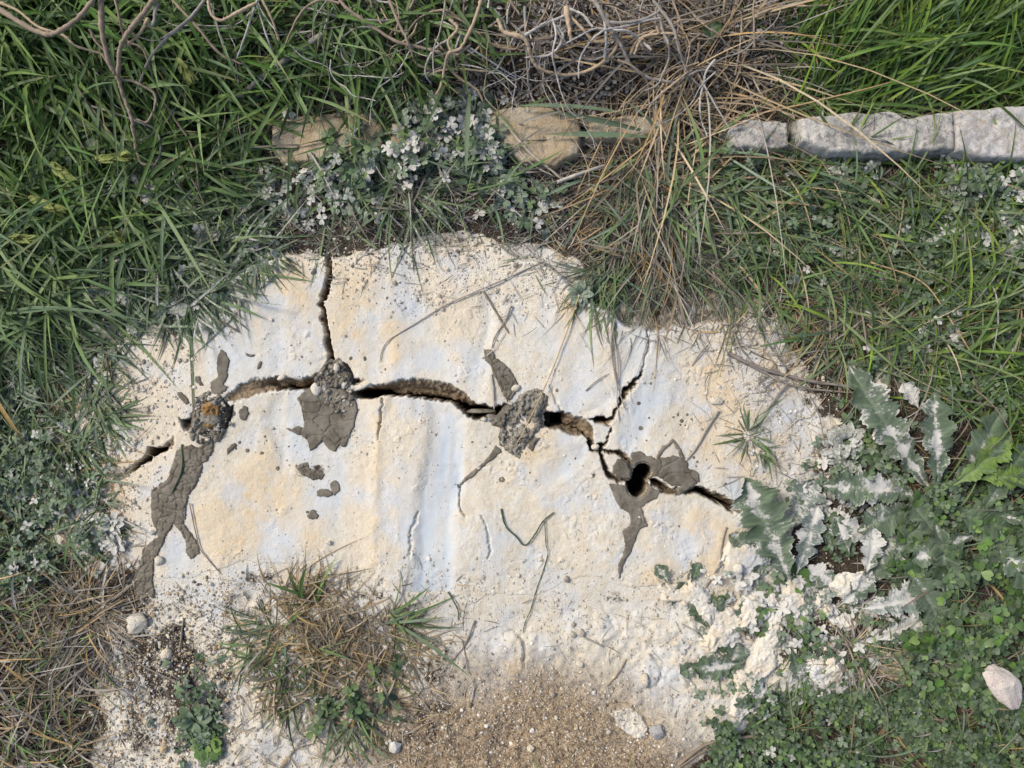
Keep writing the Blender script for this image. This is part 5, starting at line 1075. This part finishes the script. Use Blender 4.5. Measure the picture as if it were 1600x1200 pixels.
thistle('dusty lobed weed at the edge of the upper left grass', 110,480, [
 (70,480,40,80,44,4,10,.2,.25),(110,500,-20,80,40,4,8,.2,.4),(280,390,30,70,34,4,6,.2,.55),(120,540,-60,60,34,3,6,.2,.5)], 7, 'leafy_weed')
thistle('tiny lobed weed sprouts on the dusty slope at lower right', 1060,905, [
 (1046,915,120,40,26,3,3,.1,.12),(1080,912,70,36,24,3,3,.1,.14),(1050,950,60,46,30,3,3,.1,.2),(1075,965,20,34,22,3,3,.1,.15)], 8, 'leafy_weed')

# grass ears --------------------------------------------------------------
def ear(px, py, ang, L, h, seed, label):
    q = np.random.default_rng(seed); a = Acc(); z0 = float(top_z(px, py)[0])+h*.001; k = (CAM_H-z0)/CAM_H
    n = 90; t = q.random(n); d = np.array([math.cos(ang), math.sin(ang), 0]); b = np.array([float(wx(px))*k, float(wy(py))*k, z0])
    pos = b+d*(t*L*.001)[:, None]+q.normal(0, .0012, (n, 3))
    template(a, *OVAL, pos, ang+q.choice([-1, 1], n)*q.uniform(.1, .5, n), q.normal(0, .4, n), q.uniform(0, 6.28, n), q.uniform(.005, .008, n), [(.22,.27,.05),(.30,.33,.09),(.16,.22,.04)], np.full(n, .05), q)
    template(a, *LANCE, pos, ang+q.choice([-1, 1], n)*q.uniform(.05, .35, n), q.normal(0, .3, n), q.uniform(0, 6.28, n), q.uniform(.012, .024, n), [(.26,.30,.08)], np.full(n, .0), q)
    tube(a, [tuple(b-d*.05+np.array([0, 0, -.02])), tuple(b-d*.02), tuple(b+d*L*.0008)], .9, .6, (.10,.16,.04), 0, q)
    return a.mk('grass_ear', M_GRASS, label=label, cat='grass ear', group='green grass ears at upper left')
ear(150,250,rad(5),40,50,1,'yellow green grass ear beside the branch forks')
ear(45,308,rad(-22),42,50,2,'yellow green grass ear near the left edge, above another')
ear(150,360,rad(-15),34,30,3,'grass ear pointing right over dusty blades')
ear(10,372,rad(-5),30,40,4,'lowest grass ear, at the left edge')
ear(278,90,rad(-60),28,40,5,'grass ear hanging right of the shrub branches')
ear(80,255,rad(-40),30,45,6,'grass ear over the dark scalloped leaves')

# ------------------------------------------------------------------ stones lying about
SG = 'loose stones'
stone('stone', 1552,1060,40,24,14,-.9,M_PINK,31,'pinkish white stone among clover near the right edge',group=SG,T=ICO3,sink=.2,h=.014)
stone('stone', 1385,768,14,12,10,.3,M_CHALK,32,'rounded greyish pebble under the thistle',group=SG,h=.008)
stone('stone', 208,978,19,15,9,.3,M_CHALK,33,'white flat stone at lower left beside dark soil',group=SG,T=ICO3)
stone('stone', 253,1028,12,10,7,.9,M_CHALK,34,'small white stone on the ochre rubble at lower left',group=SG)
stone('stone', 400,1140,8,8,6,.9,M_CHALK,35,'small white stone below the bottom tuft, left side',group=SG)
stone('stone', 1028,1146,13,13,7,.4,mat_stone('grey_pebble',(.36,.34,.33),(.28,.27,.27),(.2,.2,.2),.2),36,'round grey pebble on the rubble near the bottom edge',group=SG,T=ICO3)
crust('stone', [(955,1118),(975,1112),(992,1112),(1006,1124),(1015,1140),(1011,1156),(998,1158),(980,1150),(966,1140),(958,1128)], M_CHALK, thick=.0012, lump=.0015, lump_s=12, seed=9, warpa=2.5, label='flat chalk crust piece left of the round grey pebble', cat='stone', group=SG)
stone('stone', 1010,1068,9,12,7,.2,M_CHALK,38,'cream egg shaped pebble on the rubble',group=SG)
stone('stone', 907,1043,7,7,5,.2,M_CHALK,39,'small grey white pebble at the middle of the rubble',group=SG)
stone('stone', 1122,627,12,8,4,.2,M_CHALK,40,'thin pale chip on the yellow rock above the small sprout',group=SG)
stone('stone', 1152,886,9,9,8,.2,M_CHALK,41,'white lump on the thick dusted leaf',group=SG,h=.012)
stone('stone', 810,900,4,4,3,.2,M_CHALK,42,'tiny grey pebble below the green runner loop',group=SG)
stone('stone', 588,55,16,12,8,.5,M_CHALK,43,'pale stone behind the grass at top left of centre',group=SG,h=.01)
stone('stone', 245,878,11,9,6,.5,M_CHALK,44,'white stone beside the lower end of the mud streak',group=SG)
stone('stone', 210,1+690,6,5,4,.5,M_CHALK,45,'small white chip left of the black gap',group=SG)
stone('stone', 440,590,8,5,3,.5,M_CHALK,46,'small chip on the arched crack rim',group=SG)

# chalk crumbs: too many to count
def crumbs(acc, P, n, size, q, dens=None, T=ICO1, pal=((.60,.54,.44),(.52,.44,.32),(.64,.60,.54),(.44,.38,.30)), dust=.3):
    R = samp(P, n, q)
    if dens is not None: R = R[q.random(len(R)) < dens(R[:, 0], R[:, 1])]
    n = len(R); gap = top_z(R[:, 0], R[:, 1], True); z0 = top_z(R[:, 0], R[:, 1]); k = gap > z0-.003; R = R[k]; z0 = z0[k]; n = len(R)
    TV = stone_verts(T, 1, .8, .6, int(q.integers(1, 99)), .3)
    sc = size*.001*(.45+q.gamma(1.6, .45, n))
    template(acc, TV, T[1], np.stack([wx(R[:, 0]), wy(R[:, 1]), z0+sc*.2], -1), q.uniform(0, 6.28, n), q.normal(0, .6, n), q.uniform(0, 6.28, n), sc, pal, np.full(n, dust), q)
M_CRUMB = mat_plant('chalk_crumb', 0, (.62,.57,.48), .95, True)
cr = Acc(); q = np.random.default_rng(77)
for s_ in range(4):
    crumbs(cr, ROCK, 1300, 1.05, q, lambda x, y: .25+.75*sst(0, .5, fbm(x, y, 60, 5, 3)))
    crumbs(cr, DUSTY, 3200, 1.1, q)
    crumbs(cr, [(480,370),(820,370),(900,470),(640,480),(480,440)], 260, 1.5, q)
    crumbs(cr, DUSTY, 110, 2.6, q)
    crumbs(cr, [(380,240),(900,200),(900,400),(460,420)], 420, 1.5, q, pal=((.40,.38,.36),(.16,.15,.14),(.05,.045,.04),(.07,.06,.05)))
    crumbs(cr, [(100,560),(260,480),(330,480),(260,700),(200,900),(100,860)], 330, 1.7, q)
    crumbs(cr, [(150,960),(360,900),(360,1220),(150,1220)], 800, 1.6, q, pal=((.55,.48,.36),(.10,.08,.06),(.45,.32,.17),(.6,.57,.52)))
    crumbs(cr, SANDY, 1700, 1.2, q, pal=((.30,.22,.13),(.42,.33,.21),(.18,.13,.08),(.58,.52,.42),(.28,.2,.12)), dust=.05)
    crumbs(cr, [(1060,880),(1340,880),(1360,1100),(1080,1120)], 260, 2.0, q)
    crumbs(cr, [(1100,500),(1300,560),(1310,780),(1200,830)], 330, 1.6, q)
for i, P in enumerate(([(502,572),(532,565),(550,590),(545,640),(508,640),(497,600)], [(812,618),(842,607),(851,637),(833,683),(812,712),(785,690),(790,640)], [(308,620),(345,616),(360,650),(345,690),(305,685)])):
    R_ = samp(P, 90, q, 5); zz_ = top_z(R_[:, 0], R_[:, 1])+.004; TV_ = stone_verts(ICO1, 1, .8, .6, i+3, .3)
    template(cr, TV_, ICO1[1], np.stack([wx(R_[:, 0]), wy(R_[:, 1]), zz_], -1), q.uniform(0, 6.28, 90), q.normal(0, .6, 90), q.uniform(0, 6.28, 90), .0014*(.4+q.gamma(1.5, .8, 90)), [(.30,.28,.23),(.18,.16,.13),(.42,.40,.36),(.10,.09,.07)], np.full(90, .1), q)
cr.mk('chalk_gravel', M_CRUMB, kind='stuff', smooth=False)
